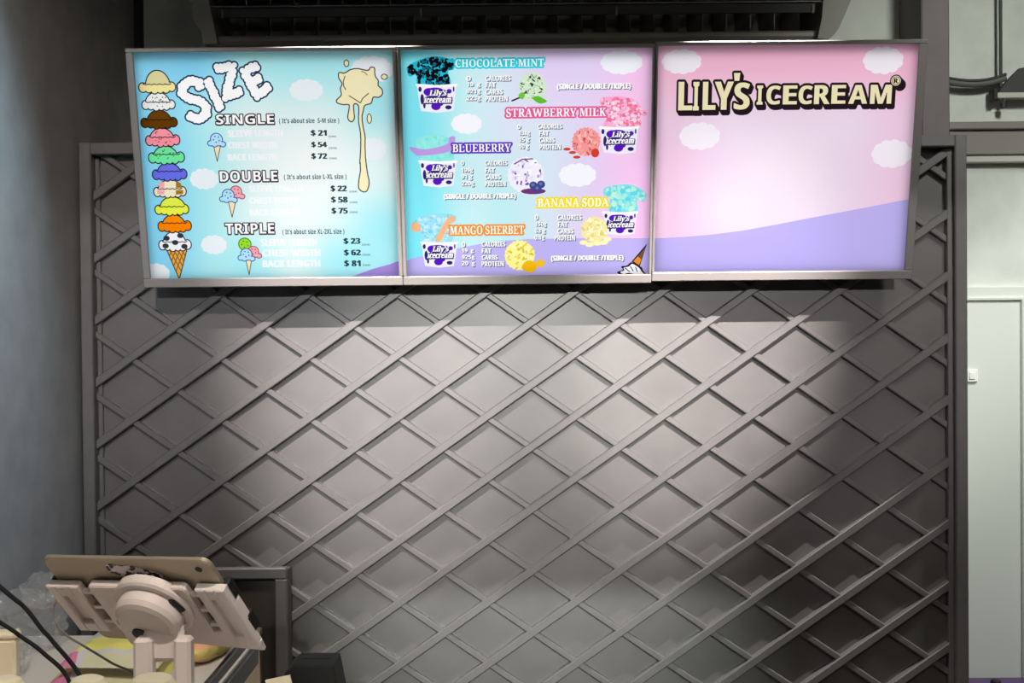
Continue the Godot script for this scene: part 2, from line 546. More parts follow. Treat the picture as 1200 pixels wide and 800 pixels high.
# ================================================================== air conditioner above the menu
func air_conditioner() -> void:
	var t := thing("air_conditioner", "wide wall air conditioner with black outlet slot above the menu boxes", "air conditioner", Vector3(0.03, 2.4, -0.5))
	var off := Transform3D(Basis.IDENTITY, Vector3(-0.03, -2.4, 0.5))
	var body := Shape.new()
	body.box(off * Vector3(0.02, 2.73, -0.31), Vector3(1.7, 0.24, 0.38), 0.03)
	part("body", body, mats.ac_shell, t)
	part("outlet_back", Shape.new().span(off * Vector3(-0.8, 2.42, -0.5), off * Vector3(0.84, 2.62, -0.44)), mats.ac_shell, t)
	part("outlet_roof", Shape.new().span(off * Vector3(-0.8, 2.58, -0.44), off * Vector3(0.84, 2.62, -0.13), 0.004), mats.ac_shell, t)
	part("outlet_floor", Shape.new().span(off * Vector3(-0.8, 2.42, -0.44), off * Vector3(0.83, 2.436, -0.24), 0.002), mats.ac_shell, t)
	var lip := outline([-0.5, 2.405, -0.225, 2.402, -0.205, 2.406, -0.198, 2.416, -0.2, 2.426, -0.21, 2.433, -0.24, 2.436, -0.5, 2.42])
	part("lip", Shape.new().prism(lip, -0.805, 0.845, off * Transform3D(Basis(Vector3(0, 0, 1), Vector3(0, 1, 0), Vector3(1, 0, 0)), Vector3.ZERO)), mats.ac_lip, t)
	# louvre blades in the outlet, with their little hinges
	part("louvre", Shape.new().box(off * Vector3(0.02, 2.489, -0.19), Vector3(1.6, 0.026, 0.006), 0.002, Basis(Vector3.RIGHT, 0.2)), mats.ac_louvre, t)
	part("louvre", Shape.new().box(off * Vector3(0.02, 2.545, -0.19), Vector3(1.6, 0.026, 0.006), 0.002, Basis(Vector3.RIGHT, 0.2)), mats.ac_louvre, t)
	part("louvre_edge", Shape.new().box(off * Vector3(0.02, 2.5045, -0.186), Vector3(1.63, 0.003, 0.012), 0.001), mats.ac_lip, t)
	for x in [-0.765, -0.235, 0.288, 0.812]:
		part("hinge", Shape.new().box(off * Vector3(x, 2.49, -0.2), Vector3(0.006, 0.024, 0.04), 0.002, Basis(Vector3.RIGHT, 0.3)), mats.ac_lip, t)
	for k in 24:
		part("vane", Shape.new().box(off * Vector3(-0.74 + k * 0.0665, 2.5, -0.36), Vector3(0.003, 0.12, 0.1), 0.0, Basis(Vector3.UP, 0.25)), mats.ac_shell, t)
	var right := outline([0.821, 2.404, 0.85, 2.4, 0.866, 2.414, 0.878, 2.432, 0.896, 2.471, 0.913, 2.512, 0.92, 2.56, 0.92, 2.85, 0.835, 2.85, 0.837, 2.512, 0.832, 2.455])
	var left := outline([-0.776, 2.404, -0.812, 2.404, -0.817, 2.412, -0.817, 2.434, -0.839, 2.462, -0.843, 2.528, -0.85, 2.56, -0.85, 2.85, -0.8, 2.85, -0.8, 2.527, -0.789, 2.47])
	part("end_cap", Shape.new().prism(right, -0.5, -0.17, off, 0.008), mats.ac_shell, t)
	part("end_cap", Shape.new().prism(left, -0.5, -0.17, off, 0.004), mats.ac_shell, t)

# ================================================================== the three light boxes
func light_boxes() -> void:
	var edges := [-0.888, -0.261, 0.338, 0.968]
	var bez := [[0.018, 0.009], [0.009, 0.0065], [0.006, 0.020]]
	var labels := ["backlit menu box with cloud-lettered SIZE list and tall ice cream cone, blue print",
		"backlit menu box listing five flavours with paper cups, between blue and pink boxes",
		"backlit sign box with cream shop lettering on a pink sky"]
	var energy := [0.045, 0.061, 0.053]
	for i in 3:
		var wide: float = edges[i + 1] - edges[i] - 0.001
		var t := thing("menu_light_box", labels[i], "light box", Vector3((edges[i] + edges[i + 1]) / 2.0, 1.7465 + (0.004 if i == 2 else 0.0), 0.15), "menu light boxes")
		t.rotation.x = BOX_TILT
		var l: float = bez[i][0]
		var r: float = bez[i][1]
		var h := wide / 2.0
		var tb := 0.010
		var bb := 0.022
		var d := 0.082
		part("bezel", Shape.new().span(Vector3(-h, 0, -0.012), Vector3(h, bb, 0.0), 0.002), mats.bezel_metal, t)
		part("bezel", Shape.new().span(Vector3(-h, BOX_H - tb, -0.012), Vector3(h, BOX_H, 0.0), 0.002), mats.bezel_metal, t)
		part("bezel", Shape.new().span(Vector3(-h, bb, -0.012), Vector3(-h + l, BOX_H - tb, 0.0), 0.002), mats.bezel_metal, t)
		part("bezel", Shape.new().span(Vector3(h - r, bb, -0.012), Vector3(h, BOX_H - tb, 0.0), 0.002), mats.bezel_metal, t)
		var hs := Shape.new()
		hs.span(Vector3(-h + 0.001, 0.001, -d), Vector3(h - 0.001, 0.004, -0.012))
		hs.span(Vector3(-h + 0.001, BOX_H - 0.004, -d), Vector3(h - 0.001, BOX_H - 0.001, -0.012))
		hs.span(Vector3(-h + 0.001, 0.004, -d), Vector3(-h + 0.004, BOX_H - 0.004, -0.012))
		hs.span(Vector3(h - 0.004, 0.004, -d), Vector3(h - 0.001, BOX_H - 0.004, -0.012))
		hs.span(Vector3(-h + 0.001, 0.001, -d - 0.003), Vector3(h - 0.001, BOX_H - 0.001, -d))
		part("housing", hs, mats.housing_grey, t)
		# the film, printed, and behind it the lit board
		var film := Shape.new()
		film.sheet(Vector3(-h + l, BOX_H - tb, -0.005), Vector3(-h + l, bb, -0.005), Vector3(h - r, bb, -0.005), Vector3(h - r, BOX_H - tb, -0.005))
		var fm := StandardMaterial3D.new()
		fm.resource_name = "printed_film"
		fm.roughness = 0.5
		fm.metallic_specular = 0.15
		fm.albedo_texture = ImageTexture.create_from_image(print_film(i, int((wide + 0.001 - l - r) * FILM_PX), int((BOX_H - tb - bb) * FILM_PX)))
		fm.backlight_enabled = true
		fm.backlight = Color(1.33, 1.33, 1.33)
		fm.cull_mode = BaseMaterial3D.CULL_DISABLED
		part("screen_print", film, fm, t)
		var size := Vector2(wide - l - r - 0.01, BOX_H - tb - bb - 0.018)
		var mid := Vector3((l - r) / 2.0, (bb + BOX_H - tb) / 2.0 - 0.008, 0)
		part("led_board", Shape.new().box(mid + Vector3(0, 0, -0.022), Vector3(size.x, size.y, 0.004), 0.001), led_face(i), t)
		area("led_lamp", t, mid + Vector3(0, 0, -0.019), Basis(Vector3.UP, PI), size, Color(1, 0.99, 0.98), energy[i])
		for x in [-0.2, 0.2]:
			var br := Shape.new()
			br.span(Vector3(x - 0.02, 0.16, -0.167), Vector3(x + 0.02, 0.2, -d - 0.003), 0.003)
			part("bracket", br, mats.bezel_metal, t)

# ================================================================== print: drawing on an image
class Ink:
	var im: Image
	var w: int
	var h: int

	func _init(wide: int, high: int) -> void:
		w = wide
		h = high
		im = Image.create(w, h, false, Image.FORMAT_RGB8)

	func row(y: int, a: float, b: float, c: Color) -> void:
		var x0 := maxi(0, roundi(a))
		var x1 := mini(w, roundi(b))
		if y >= 0 and y < h and x1 > x0:
			im.fill_rect(Rect2i(x0, y, x1 - x0, 1), c)

	func poly(p: PackedVector2Array, c: Color) -> void:
		var lo := 1e9
		var hi := -1e9
		for q in p:
			lo = minf(lo, q.y)
			hi = maxf(hi, q.y)
		for y in range(maxi(0, floori(lo)), mini(h, ceili(hi))):
			var yc := y + 0.5
			var xs := PackedFloat32Array()
			var b := p[p.size() - 1]
			for a in p:
				if (a.y <= yc) != (b.y <= yc):
					xs.append(a.x + (yc - a.y) / (b.y - a.y) * (b.x - a.x))
				b = a
			xs.sort()
			for k in range(0, xs.size() - 1, 2):
				row(y, xs[k], xs[k + 1], c)

	func oval(at: Vector2, rx: float, ry: float, c: Color) -> void:
		for y in range(floori(at.y - ry), ceili(at.y + ry)):
			var t := (y + 0.5 - at.y) / ry
			if absf(t) < 1.0:
				var s := rx * sqrt(1.0 - t * t)
				row(y, at.x - s, at.x + s, c)

	func line(p: PackedVector2Array, wide: float, c: Color) -> void:
		for k in p.size():
			oval(p[k], wide / 2.0, wide / 2.0, c)
			if k > 0:
				var d := (p[k] - p[k - 1]).normalized().orthogonal() * wide / 2.0
				poly(PackedVector2Array([p[k] + d, p[k] - d, p[k - 1] - d, p[k - 1] + d]), c)

	func glyphs(s: String, f: Font, r: Rect2, shear := 0.0) -> Array:
		# the rows that the lettering covers, stretched to fill the rectangle
		var t := TextMesh.new()
		t.font = f
		t.font_size = 96
		t.pixel_size = 1.0
		t.depth = 0.0
		t.curve_step = 4.0
		t.text = s
		var v: PackedVector3Array = t.get_mesh_arrays()[Mesh.ARRAY_VERTEX]
		var lo := Vector2(1e9, 1e9)
		var hi := Vector2(-1e9, -1e9)
		for q in v:
			lo = lo.min(Vector2(q.x, q.y))
			hi = hi.max(Vector2(q.x, q.y))
		var k := r.size / (hi - lo)
		var p := PackedVector2Array()
		for q in v:
			var u := Vector2((q.x - lo.x) * k.x, (hi.y - q.y) * k.y)
			p.append(r.position + u + Vector2((r.size.y / 2.0 - u.y) * shear, 0))
		var rows := {}
		for n in range(0, p.size() - 2, 3):
			var a := p[n]
			var b := p[n + 1]
			var c := p[n + 2]
			for y in range(floori(minf(a.y, minf(b.y, c.y))), ceili(maxf(a.y, maxf(b.y, c.y)))):
				var yc := y + 0.5
				var x0 := 1e9
				var x1 := -1e9
				for e in [[a, b], [b, c], [c, a]]:
					if (e[0].y <= yc) != (e[1].y <= yc):
						var x: float = e[0].x + (yc - e[0].y) / (e[1].y - e[0].y) * (e[1].x - e[0].x)
						x0 = minf(x0, x)
						x1 = maxf(x1, x)
				if x1 > x0:
					if not rows.has(y):
						rows[y] = []
					rows[y].append(Vector2(x0, x1))
		var out := []
		for y in rows:
			var list: Array = rows[y]
			list.sort()
			var cur: Vector2 = list[0]
			for e in list:
				if e.x <= cur.y + 0.7:
					cur.y = maxf(cur.y, e.y)
				else:
					out.append(Vector3(y, cur.x, cur.y))
					cur = e
			out.append(Vector3(y, cur.x, cur.y))
		return out

	func stamp(g: Array, c: Color, dx := 0.0, dy := 0.0, fat := 0.0) -> void:
		for e in g:
			row(int(e.x + dy), e.y + dx - fat, e.z + dx + fat, c)

	func ring(g: Array, c: Color, r: float, dx := 0.0, dy := 0.0) -> void:
		var n := int(r * 2.0)
		for k in range(-n, n + 1):
			var y := r * k / n
			stamp(g, c, dx, roundf(dy + y), sqrt(maxf(0.0, r * r - y * y)))

	func words(s: String, f: Font, r: Rect2, c: Color, shade = null, shift := 4.0, fat := 0.0, shear := 0.0) -> void:
		var g := glyphs(s, f, r, shear)
		if shade != null:
			for k in range(1, int(shift) + 1):
				stamp(g, shade, k, k, fat)
		stamp(g, c, 0, 0, fat)

	func label(s: String, f: Font, r: Rect2, c: Color, edge: Color, wide: float, drop := 0.0) -> void:
		var g := glyphs(s, f, r)
		if drop > 0.0:
			for k in int(drop):
				ring(g, edge, wide, 0.0, k + 1.0)
		ring(g, edge, wide)
		stamp(g, c)

func smooth(list: Array, steps := 6) -> PackedVector2Array:
	var p := outline(list)
	var out := PackedVector2Array()
	var n := p.size()
	for k in n:
		for s in steps:
			out.append(p[k].cubic_interpolate(p[(k + 1) % n], p[(k + n - 1) % n], p[(k + 2) % n], float(s) / steps))
	return out

func sky_blend(w: int, h: int, rows: Array) -> Ink:
	# rows of colours, blended over the whole film
	var small := Image.create(rows[0].size(), rows.size(), false, Image.FORMAT_RGB8)
	for y in rows.size():
		for x in rows[y].size():
			small.set_pixel(x, y, rows[y][x])
	small.resize(w, h, Image.INTERPOLATE_CUBIC)
	var k := Ink.new(w, h)
	k.im = small
	return k

func cloud(k: Ink, r: Rect2, c: Color) -> void:
	var m := r.get_center()
	k.oval(m, r.size.x * 0.36, r.size.y * 0.40, c)
	for j in 11:
		var a := TAU * j / 11.0 + 0.3
		var q := m + Vector2(cos(a) * r.size.x * 0.35, sin(a) * r.size.y * 0.31)
		k.oval(q, r.size.x * 0.15, r.size.y * 0.19, c)

func fluffy(k: Ink, list: Array, r: float, edge: float, pass_: int) -> void:
	# one stroke of a letter made of little cloud puffs
	var p := outline(list)
	var q := PackedVector2Array()
	for n in p.size() - 1:
		var steps := maxi(1, roundi(p[n].distance_to(p[n + 1]) / (r * 0.95)))
		for s in steps:
			q.append(p[n].lerp(p[n + 1], float(s) / steps))
	q.append(p[p.size() - 1])
	for n in q.size():
		for s: float in [-1.0, 1.0]:
			var d := (q[mini(n + 1, q.size() - 1)] - q[maxi(n - 1, 0)]).normalized().orthogonal() * r * 0.42 * s
			var rr := r * (0.72 + 0.1 * sin(n * 2.3 + s))
			k.oval(q[n] + d, rr + (edge if pass_ == 0 else 0.0), rr + (edge if pass_ == 0 else 0.0), c8(34, 52, 84) if pass_ == 0 else c8(250, 250, 252))

func scoop(k: Ink, dome: Rect2, ruff: Rect2, c: Color, c2: Color, specks := 0, speck := Color.BLACK) -> void:
	var ink := c8(34, 30, 34)
	var shapes := func(grow: float, a: Color, b: Color) -> void:
		var p := PackedVector2Array()
		for j in 21:
			var t := PI * j / 20.0
			p.append(Vector2(dome.get_center().x - cos(t) * (dome.size.x / 2.0 + grow), dome.end.y + ruff.size.y * 0.3 - sin(t) * (dome.size.y + ruff.size.y * 0.3 + grow)))
		k.poly(p, a)
		var n := 6
		if grow > 0.0:
			k.oval(Vector2(ruff.get_center().x, ruff.position.y + ruff.size.y * 0.4), ruff.size.x / 2.0 - 6.0, ruff.size.y * 0.45, b)
		for j in n:
			var x := ruff.position.x + ruff.size.x * (0.09 + 0.82 * j / (n - 1.0))
			var drop := ruff.size.y * (0.16 * sin(PI * j / (n - 1.0)) + (0.05 if j % 2 == 0 else 0.0))
			k.oval(Vector2(x, ruff.position.y + ruff.size.y * 0.42 + drop), ruff.size.x * 0.105 + grow, ruff.size.y * 0.40 + grow, b)
		k.poly(PackedVector2Array([Vector2(ruff.position.x + ruff.size.x * 0.12, ruff.position.y + ruff.size.y * 0.12 - grow), Vector2(ruff.end.x - ruff.size.x * 0.12, ruff.position.y + ruff.size.y * 0.12 - grow), Vector2(ruff.end.x - ruff.size.x * 0.12, ruff.position.y + ruff.size.y * 0.62), Vector2(ruff.position.x + ruff.size.x * 0.12, ruff.position.y + ruff.size.y * 0.62)]), b)
	shapes.call(5.0, ink, ink)
	shapes.call(0.0, c, c2)
	# the ruffle's scalloped upper edge
	var wave := PackedVector2Array()
	for j in 19:
		wave.append(Vector2(ruff.position.x + ruff.size.x * (0.1 + 0.8 * j / 18.0), ruff.position.y + ruff.size.y * (0.12 + 0.09 * absf(sin(PI * j / 3.6)))))
	k.line(wave, 4.0, ink)
	for j in specks:
		var q := Vector2(lerpf(dome.position.x + 8, dome.end.x - 8, rng.randf()), lerpf(dome.position.y + dome.size.y * 0.4, ruff.end.y - ruff.size.y * 0.25, rng.randf()))
		var d := Vector2(rng.randf_range(-6, 6), rng.randf_range(-5, 5))
		k.line(PackedVector2Array([q, q + d]), 4.0, speck)

func little_scoop(k: Ink, at: Vector2, r: float, c: Color, edge: Color, skirt := true) -> void:
	for n in 2:
		var g := 4.0 if n == 0 else 0.0
		var col := edge if n == 0 else c
		k.oval(at, r + g, r + g, col)
		if skirt:
			for j in 4:
				k.oval(at + Vector2(r * (-1.1 + 0.73 * j), r * (0.72 + 0.18 * (j % 2))), r * 0.46 + g, r * 0.4 + g, col)
	for j in 5:
		var a := TAU * j / 5.0 + 0.5
		k.oval(at + Vector2(cos(a), sin(a)) * r * 0.55, 3.2, 3.2, edge)

func little_cone(k: Ink, list: Array) -> void:
	var p := outline(list)
	k.poly(p, c8(242, 226, 180))
	p.append(p[0])
	k.line(p, 3.5, c8(70, 60, 70))

func cup(k: Ink, list: Array, text: Rect2) -> void:
	# list: rim left, rim right, base right, base left
	var p := outline(list)
	var wide := p[1].x - p[0].x
	var deep := p[2].y - p[1].y
	var at := func(u: float, v: float) -> Vector2: return p[0].lerp(p[1], u).lerp(p[3].lerp(p[2], u), v)
	k.poly(PackedVector2Array([p[0], p[1], p[2], (p[2] + p[3]) / 2.0 + Vector2(0, deep * 0.07), p[3]]), c8(232, 232, 246))
	var violet := c8(84, 22, 186)
	var navy := c8(48, 34, 104)
	var blot := func(u: float, v: float, ru: float, rv: float, c: Color) -> void: k.oval(at.call(u, v), ru * wide, rv * deep, c)
	blot.call(0.3, 0.27, 0.14, 0.15, violet); blot.call(0.46, 0.2, 0.2, 0.1, violet); blot.call(0.56, 0.3, 0.12, 0.12, violet)
	blot.call(0.83, 0.24, 0.06, 0.09, violet)
	blot.call(0.47, 0.82, 0.12, 0.15, violet); blot.call(0.57, 0.72, 0.1, 0.1, violet)
	blot.call(0.07, 0.17, 0.04, 0.1, navy); blot.call(0.09, 0.55, 0.045, 0.2, navy); blot.call(0.13, 0.78, 0.03, 0.12, navy)
	blot.call(0.94, 0.16, 0.02, 0.1, navy); blot.call(0.92, 0.55, 0.02, 0.1, navy)
	blot.call(0.84, 0.86, 0.08, 0.08, navy); blot.call(0.24, 0.63, 0.1, 0.06, navy)
	blot.call(0.5, 0.5, 0.3, 0.09, navy)
	k.line(PackedVector2Array([p[0], p[0].lerp(p[1], 0.5) + Vector2(0, 6), p[1]]), 11.0, c8(244, 246, 252))
	var up := k.glyphs("Lily's", serif, Rect2(text.position.x + text.size.x * 0.2, text.position.y, text.size.x * 0.62, text.size.y * 0.56), 0.25)
	var down := k.glyphs("icecream", serif, Rect2(text.position.x, text.position.y + text.size.y * 0.46, text.size.x, text.size.y * 0.5), 0.25)
	for g in [up, down]:
		k.ring(g, navy, 4.0, 2.0, 2.0)
	for g in [up, down]:
		k.stamp(g, c8(252, 252, 255), 0, 0, 1.0)

func dyed(k: Ink, list: Array, base: Color, tints: Array, n: int, size: float) -> void:
	# a shirt-shaped patch with blotches of dye
	var p := smooth(list, 4)
	k.poly(p, base)
	var lo := p[0]
	var hi := p[0]
	for q in p:
		lo = lo.min(q)
		hi = hi.max(q)
	for j in n:
		var q := Vector2(lerpf(lo.x, hi.x, rng.randf()), lerpf(lo.y, hi.y, rng.randf()))
		var rx := size * rng.randf_range(0.4, 1.2)
		var ry := size * rng.randf_range(0.4, 1.2)
		var inside := true
		for e in [Vector2(rx, 0), Vector2(-rx, 0), Vector2(0, ry), Vector2(0, -ry)]:
			inside = inside and Geometry2D.is_point_in_polygon(q + e, p)
		if inside:
			k.oval(q, rx, ry, tints[j % tints.size()])

func ball(k: Ink, at: Vector2, r: float, base: Color, tints: Array, n: int, size: float) -> void:
	# a photographed scoop: rough rim and streaks of what is in it
	k.oval(at, r, r, base)
	for j in 22:
		var a := TAU * j / 22.0
		k.oval(at + Vector2(cos(a), sin(a)) * r * 0.95, r * rng.randf_range(0.06, 0.13), r * rng.randf_range(0.06, 0.13), base)
	for j in n:
		var a := rng.randf() * TAU
		var d := sqrt(rng.randf()) * r * 0.88
		var q := at + Vector2(cos(a), sin(a)) * d
		var e := Vector2(rng.randf_range(-1, 1), rng.randf_range(-1, 1)) * size
		k.line(PackedVector2Array([q, q + e]), size * rng.randf_range(0.25, 0.7), tints[j % tints.size()])

func facts(k: Ink, numbers: Array, labels: Array) -> void:
	var words_ := ["CALORIES", "FAT", "CARBS", "PROTEIN"]
	for j in 4:
		k.words(numbers[j][0], sans, numbers[j][1], c8(255, 255, 255), c8(86, 100, 128), 4.0, 0.5)
		k.words(words_[j], sans, labels[j], c8(255, 255, 255), c8(86, 100, 128), 4.0, 0.5)

func led_face(i: int) -> StandardMaterial3D:
	var m := glow("led_glow_%d" % i, Color(1, 1, 1), [0.5, 0.45, 0.38][i])
	m.albedo_color = c8(52, 52, 52)
	return m

func print_film(i: int, w: int, h: int) -> Image:
	if i == 0:
		return print_sizes(w, h)
	if i == 1:
		return print_flavours(w, h)
	return print_sign(w, h)

func print_sizes(w: int, h: int) -> Image:
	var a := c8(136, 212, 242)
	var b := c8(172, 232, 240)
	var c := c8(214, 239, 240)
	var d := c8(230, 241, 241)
	var k := sky_blend(w, h, [[a, a, b, b, b, b], [a, b, c, c, c, b], [a, b, c, d, d, c], [a, b, c, d, d, c], [a, b, c, d, c, b], [a, b, b, c, b, b]])  # paler centre and bluer edges put backlight falloff into the print colours
	var puff := c8(232, 240, 246)
	for r in [Rect2(713, 126, 159, 103), Rect2(1003, 23, 198, 128), Rect2(1029, 398, 129, 108), Rect2(220, 535, 137, 101), Rect2(251, 853, 127, 95), Rect2(-43, 987, 136, 100)]:
		cloud(k, r, puff)
	k.poly(smooth([952, 1071, 1019, 1044, 1085, 1022, 1148, 1006, 1210, 994, 1215, 1090, 1001, 1088]), c8(166, 140, 218))
	# the heading, lettered in clouds
	var S := [299, 159, 295, 139, 267, 130, 239, 137, 216, 158, 212, 185, 234, 207, 269, 217, 302, 227, 321, 253, 319, 281, 295, 302, 267, 304, 242, 290]
	var I := [337, 132, 386, 254]
	var Z := [384, 76, 458, 65, 447, 106, 428, 160, 417, 205, 483, 180]
	var E1 := [565, 66, 508, 89, 533, 142, 563, 202, 615, 162]
	var E2 := [533, 142, 575, 123]
	for n in 2:
		for s in [S, I, Z, E1, E2]:
			fluffy(k, s, 18.8285, 7.0, n)
	# the tall cone of ten scoops, from the bottom up
	var ink := c8(34, 30, 34)
	var cone := outline([82, 912, 186, 913, 136, 1067])
	k.poly(cone, c8(226, 172, 84))
	var waffle := c8(150, 96, 30)
	for s in 5:
		var t := 0.12 + s * 0.19
		k.line(PackedVector2Array([cone[0].lerp(cone[1], t), cone[1].lerp(cone[2], minf(1.0, (1.0 - t) * 0.85))]), 5.0, waffle)
		k.line(PackedVector2Array([cone[0].lerp(cone[1], 1.0 - t), cone[0].lerp(cone[2], minf(1.0, (1.0 - t) * 0.85))]), 5.0, waffle)
	k.line(PackedVector2Array([cone[0], cone[2], cone[1]]), 5.0, c8(92, 62, 40))
	scoop(k, Rect2(73, 838, 106, 45), Rect2(54, 876, 147, 52), c8(240, 243, 248), c8(240, 243, 248))
	for q in [Vector2(156, 855), Vector2(89, 867), Vector2(82, 904), Vector2(172, 907), Vector2(129, 888)]:
		k.oval(q, 15, 12, c8(52, 54, 62))
	k.oval(Vector2(126, 863), 16, 13, c8(240, 243, 248))
	scoop(k, Rect2(76, 756, 106, 37), Rect2(57, 785, 151, 53), c8(252, 140, 8), c8(252, 132, 0))
	scoop(k, Rect2(72, 671, 116, 37), Rect2(49, 707, 152, 49), c8(224, 238, 78), c8(230, 242, 74))
	scoop(k, Rect2(68, 590, 113, 36), Rect2(49, 622, 146, 49), c8(240, 232, 200), c8(240, 232, 200))
	k.poly(outline([73, 601, 100, 596, 97, 626, 71, 626]), c8(246, 170, 176))
	k.poly(outline([154, 596, 176, 604, 180, 627, 152, 626]), c8(166, 118, 34))
	k.poly(outline([62, 636, 96, 636, 95, 658, 61, 654]), c8(246, 170, 176))
	k.poly(outline([151, 637, 186, 637, 184, 655, 149, 659]), c8(166, 118, 34))
	scoop(k, Rect2(70, 511, 109, 34), Rect2(49, 539, 155, 52), c8(108, 112, 230), c8(104, 110, 232))
	scoop(k, Rect2(60, 431, 108, 34), Rect2(37, 459, 161, 54), c8(112, 226, 158), c8(112, 232, 160), 14, c8(30, 110, 70))
	scoop(k, Rect2(47, 348, 112, 38), Rect2(30, 379, 152, 52), c8(246, 150, 166), c8(246, 146, 162), 12, c8(150, 50, 60))
	scoop(k, Rect2(41, 265, 112, 41), Rect2(14, 298, 162, 49), c8(104, 62, 8), c8(98, 58, 4))
	scoop(k, Rect2(40, 182, 111, 37), Rect2(25, 218, 147, 45), c8(236, 240, 238), c8(236, 240, 238), 14, c8(90, 90, 84))
	scoop(k, Rect2(47, 83, 111, 58), Rect2(17, 136, 163, 49), c8(220, 214, 158), c8(242, 230, 160))
	# the splat of melted ice cream with its long drip
	var splat := smooth([949, 99, 974, 101, 1003, 86, 1034, 81, 1063, 87, 1086, 89, 1097, 76, 1114, 79, 1115, 100, 1118, 119, 1130, 137, 1129, 159, 1146, 177, 1147, 199, 1130, 213, 1104, 213, 1094, 239, 1073, 246, 1061, 253, 1055, 275, 1048, 305, 1052, 349, 1059, 394, 1057, 454, 1059, 514, 1065, 570, 1071, 611, 1058, 649, 1037, 652, 1020, 634, 1023, 594, 1031, 554, 1031, 514, 1030, 514, 1037, 438, 1038, 378, 1031, 319, 1035, 260, 1024, 242, 1011, 249, 1012, 290, 1011, 312, 999, 325, 984, 315, 982, 297, 990, 259, 987, 245, 961, 245, 935, 237, 933, 223, 955, 201, 952, 172, 961, 149, 947, 124], 4)
	k.poly(splat, c8(242, 233, 190))
	var ring := splat.duplicate()
	ring.append(ring[0])
	k.line(ring, 5.0, c8(58, 52, 48))
	k.line(outline([992, 205, 1022, 224, 1043, 238, 1055, 217, 1082, 195]), 4.0, c8(58, 52, 48))
	k.line(outline([976, 115, 967, 138, 968, 161, 977, 177]), 4.0, c8(58, 52, 48))
	k.line(outline([1054, 94, 1070, 100, 1079, 112]), 3.0, c8(58, 52, 48))
	for q in [[Vector2(985, 57), 9.0, 13.0], [Vector2(1159, 120), 12.0, 10.0], [Vector2(1082, 311), 8.0, 20.0]]:
		k.oval(q[0], q[1] + 4.0, q[2] + 4.0, c8(58, 52, 48))
		k.oval(q[0], q[1], q[2], c8(242, 233, 190))
	# sizes and prices
	var white := c8(255, 252, 252)
	var grape := c8(58, 46, 60)
	k.label("SINGLE", sans, Rect2(363, 286, 272, 45), white, grape, 5.0, 2.0)
	k.label("DOUBLE", sans, Rect2(364, 549, 273, 50), white, grape, 5.0, 2.0)
	k.label("TRIPLE", sans, Rect2(374, 799, 234, 49), white, grape, 5.0, 2.0)
	var slate := c8(48, 78, 94)
	k.words("( It's about size  S-M size )", sans, Rect2(658, 305, 282, 28), slate)
	k.words("( It's about size L-XL size )", sans, Rect2(668, 567, 296, 29), slate)
	k.words("( It's about size XL-2XL size )", sans, Rect2(647, 828, 296, 30), slate)
	var price := c8(40, 64, 74)
	for e in [["$ 21", Rect2(806, 360, 72, 30)], ["$ 54", Rect2(806, 415, 71, 28)], ["$ 72", Rect2(804, 468, 71, 30)], ["$ 22", Rect2(888, 621, 74, 31)], ["$ 58", Rect2(888, 674, 76, 31)], ["$ 75", Rect2(888, 727, 74, 31)], ["$ 23", Rect2(939, 873, 78, 31)], ["$ 62", Rect2(939, 929, 78, 31)], ["$ 81", Rect2(938, 981, 76, 32)]]:
		k.words(e[0], sans, e[1], price, null, 0.0, 1.6)
	for r in [Rect2(887, 386, 36, 12), Rect2(886, 440, 37, 12), Rect2(886, 488, 35, 12), Rect2(975, 646, 36, 12), Rect2(975, 697, 36, 12), Rect2(974, 744, 35, 12), Rect2(1025, 901, 38, 12), Rect2(1026, 950, 37, 12), Rect2(1026, 1000, 35, 13)]:
		k.words("(cone)", sans, r, c8(104, 132, 142))
	var pale := c8(240, 244, 248)
	var names := ["SLEEVE LENGTH", "CHEST WIDTH", "BACK LENGTH"]
	var at := [Rect2(415, 358, 256, 32), Rect2(411, 413, 229, 32), Rect2(408, 469, 229, 32), Rect2(500, 619, 251, 30), Rect2(496, 675, 235, 31), Rect2(497, 732, 236, 31), Rect2(542, 875, 266, 35), Rect2(547, 926, 275, 35), Rect2(544, 978, 275, 35)]
	for j in 9:
		k.words(names[j % 3], sans, at[j], pale, null, 0.0, 2.0)
	# a small cone for each size
	var blue := c8(178, 224, 250)
	var rim := c8(34, 66, 150)
	little_cone(k, [342, 419, 379, 420, 356, 503])
	little_scoop(k, Vector2(359, 400), 25.9414, blue, rim)
	little_cone(k, [395, 685, 434, 686, 410, 769])
	little_scoop(k, Vector2(436, 647), 25.1046, c8(244, 166, 178), c8(140, 60, 80))
	little_scoop(k, Vector2(398, 663), 25.9414, blue, rim)
	little_cone(k, [461, 962, 494, 962, 475, 1048])
	little_scoop(k, Vector2(463, 899), 27.6151, c8(150, 216, 52), c8(50, 100, 20), false)
	little_scoop(k, Vector2(502, 935), 23.431, c8(246, 164, 172), c8(140, 60, 80))
	little_scoop(k, Vector2(467, 947), 25.1046, blue, rim)
	return k.im

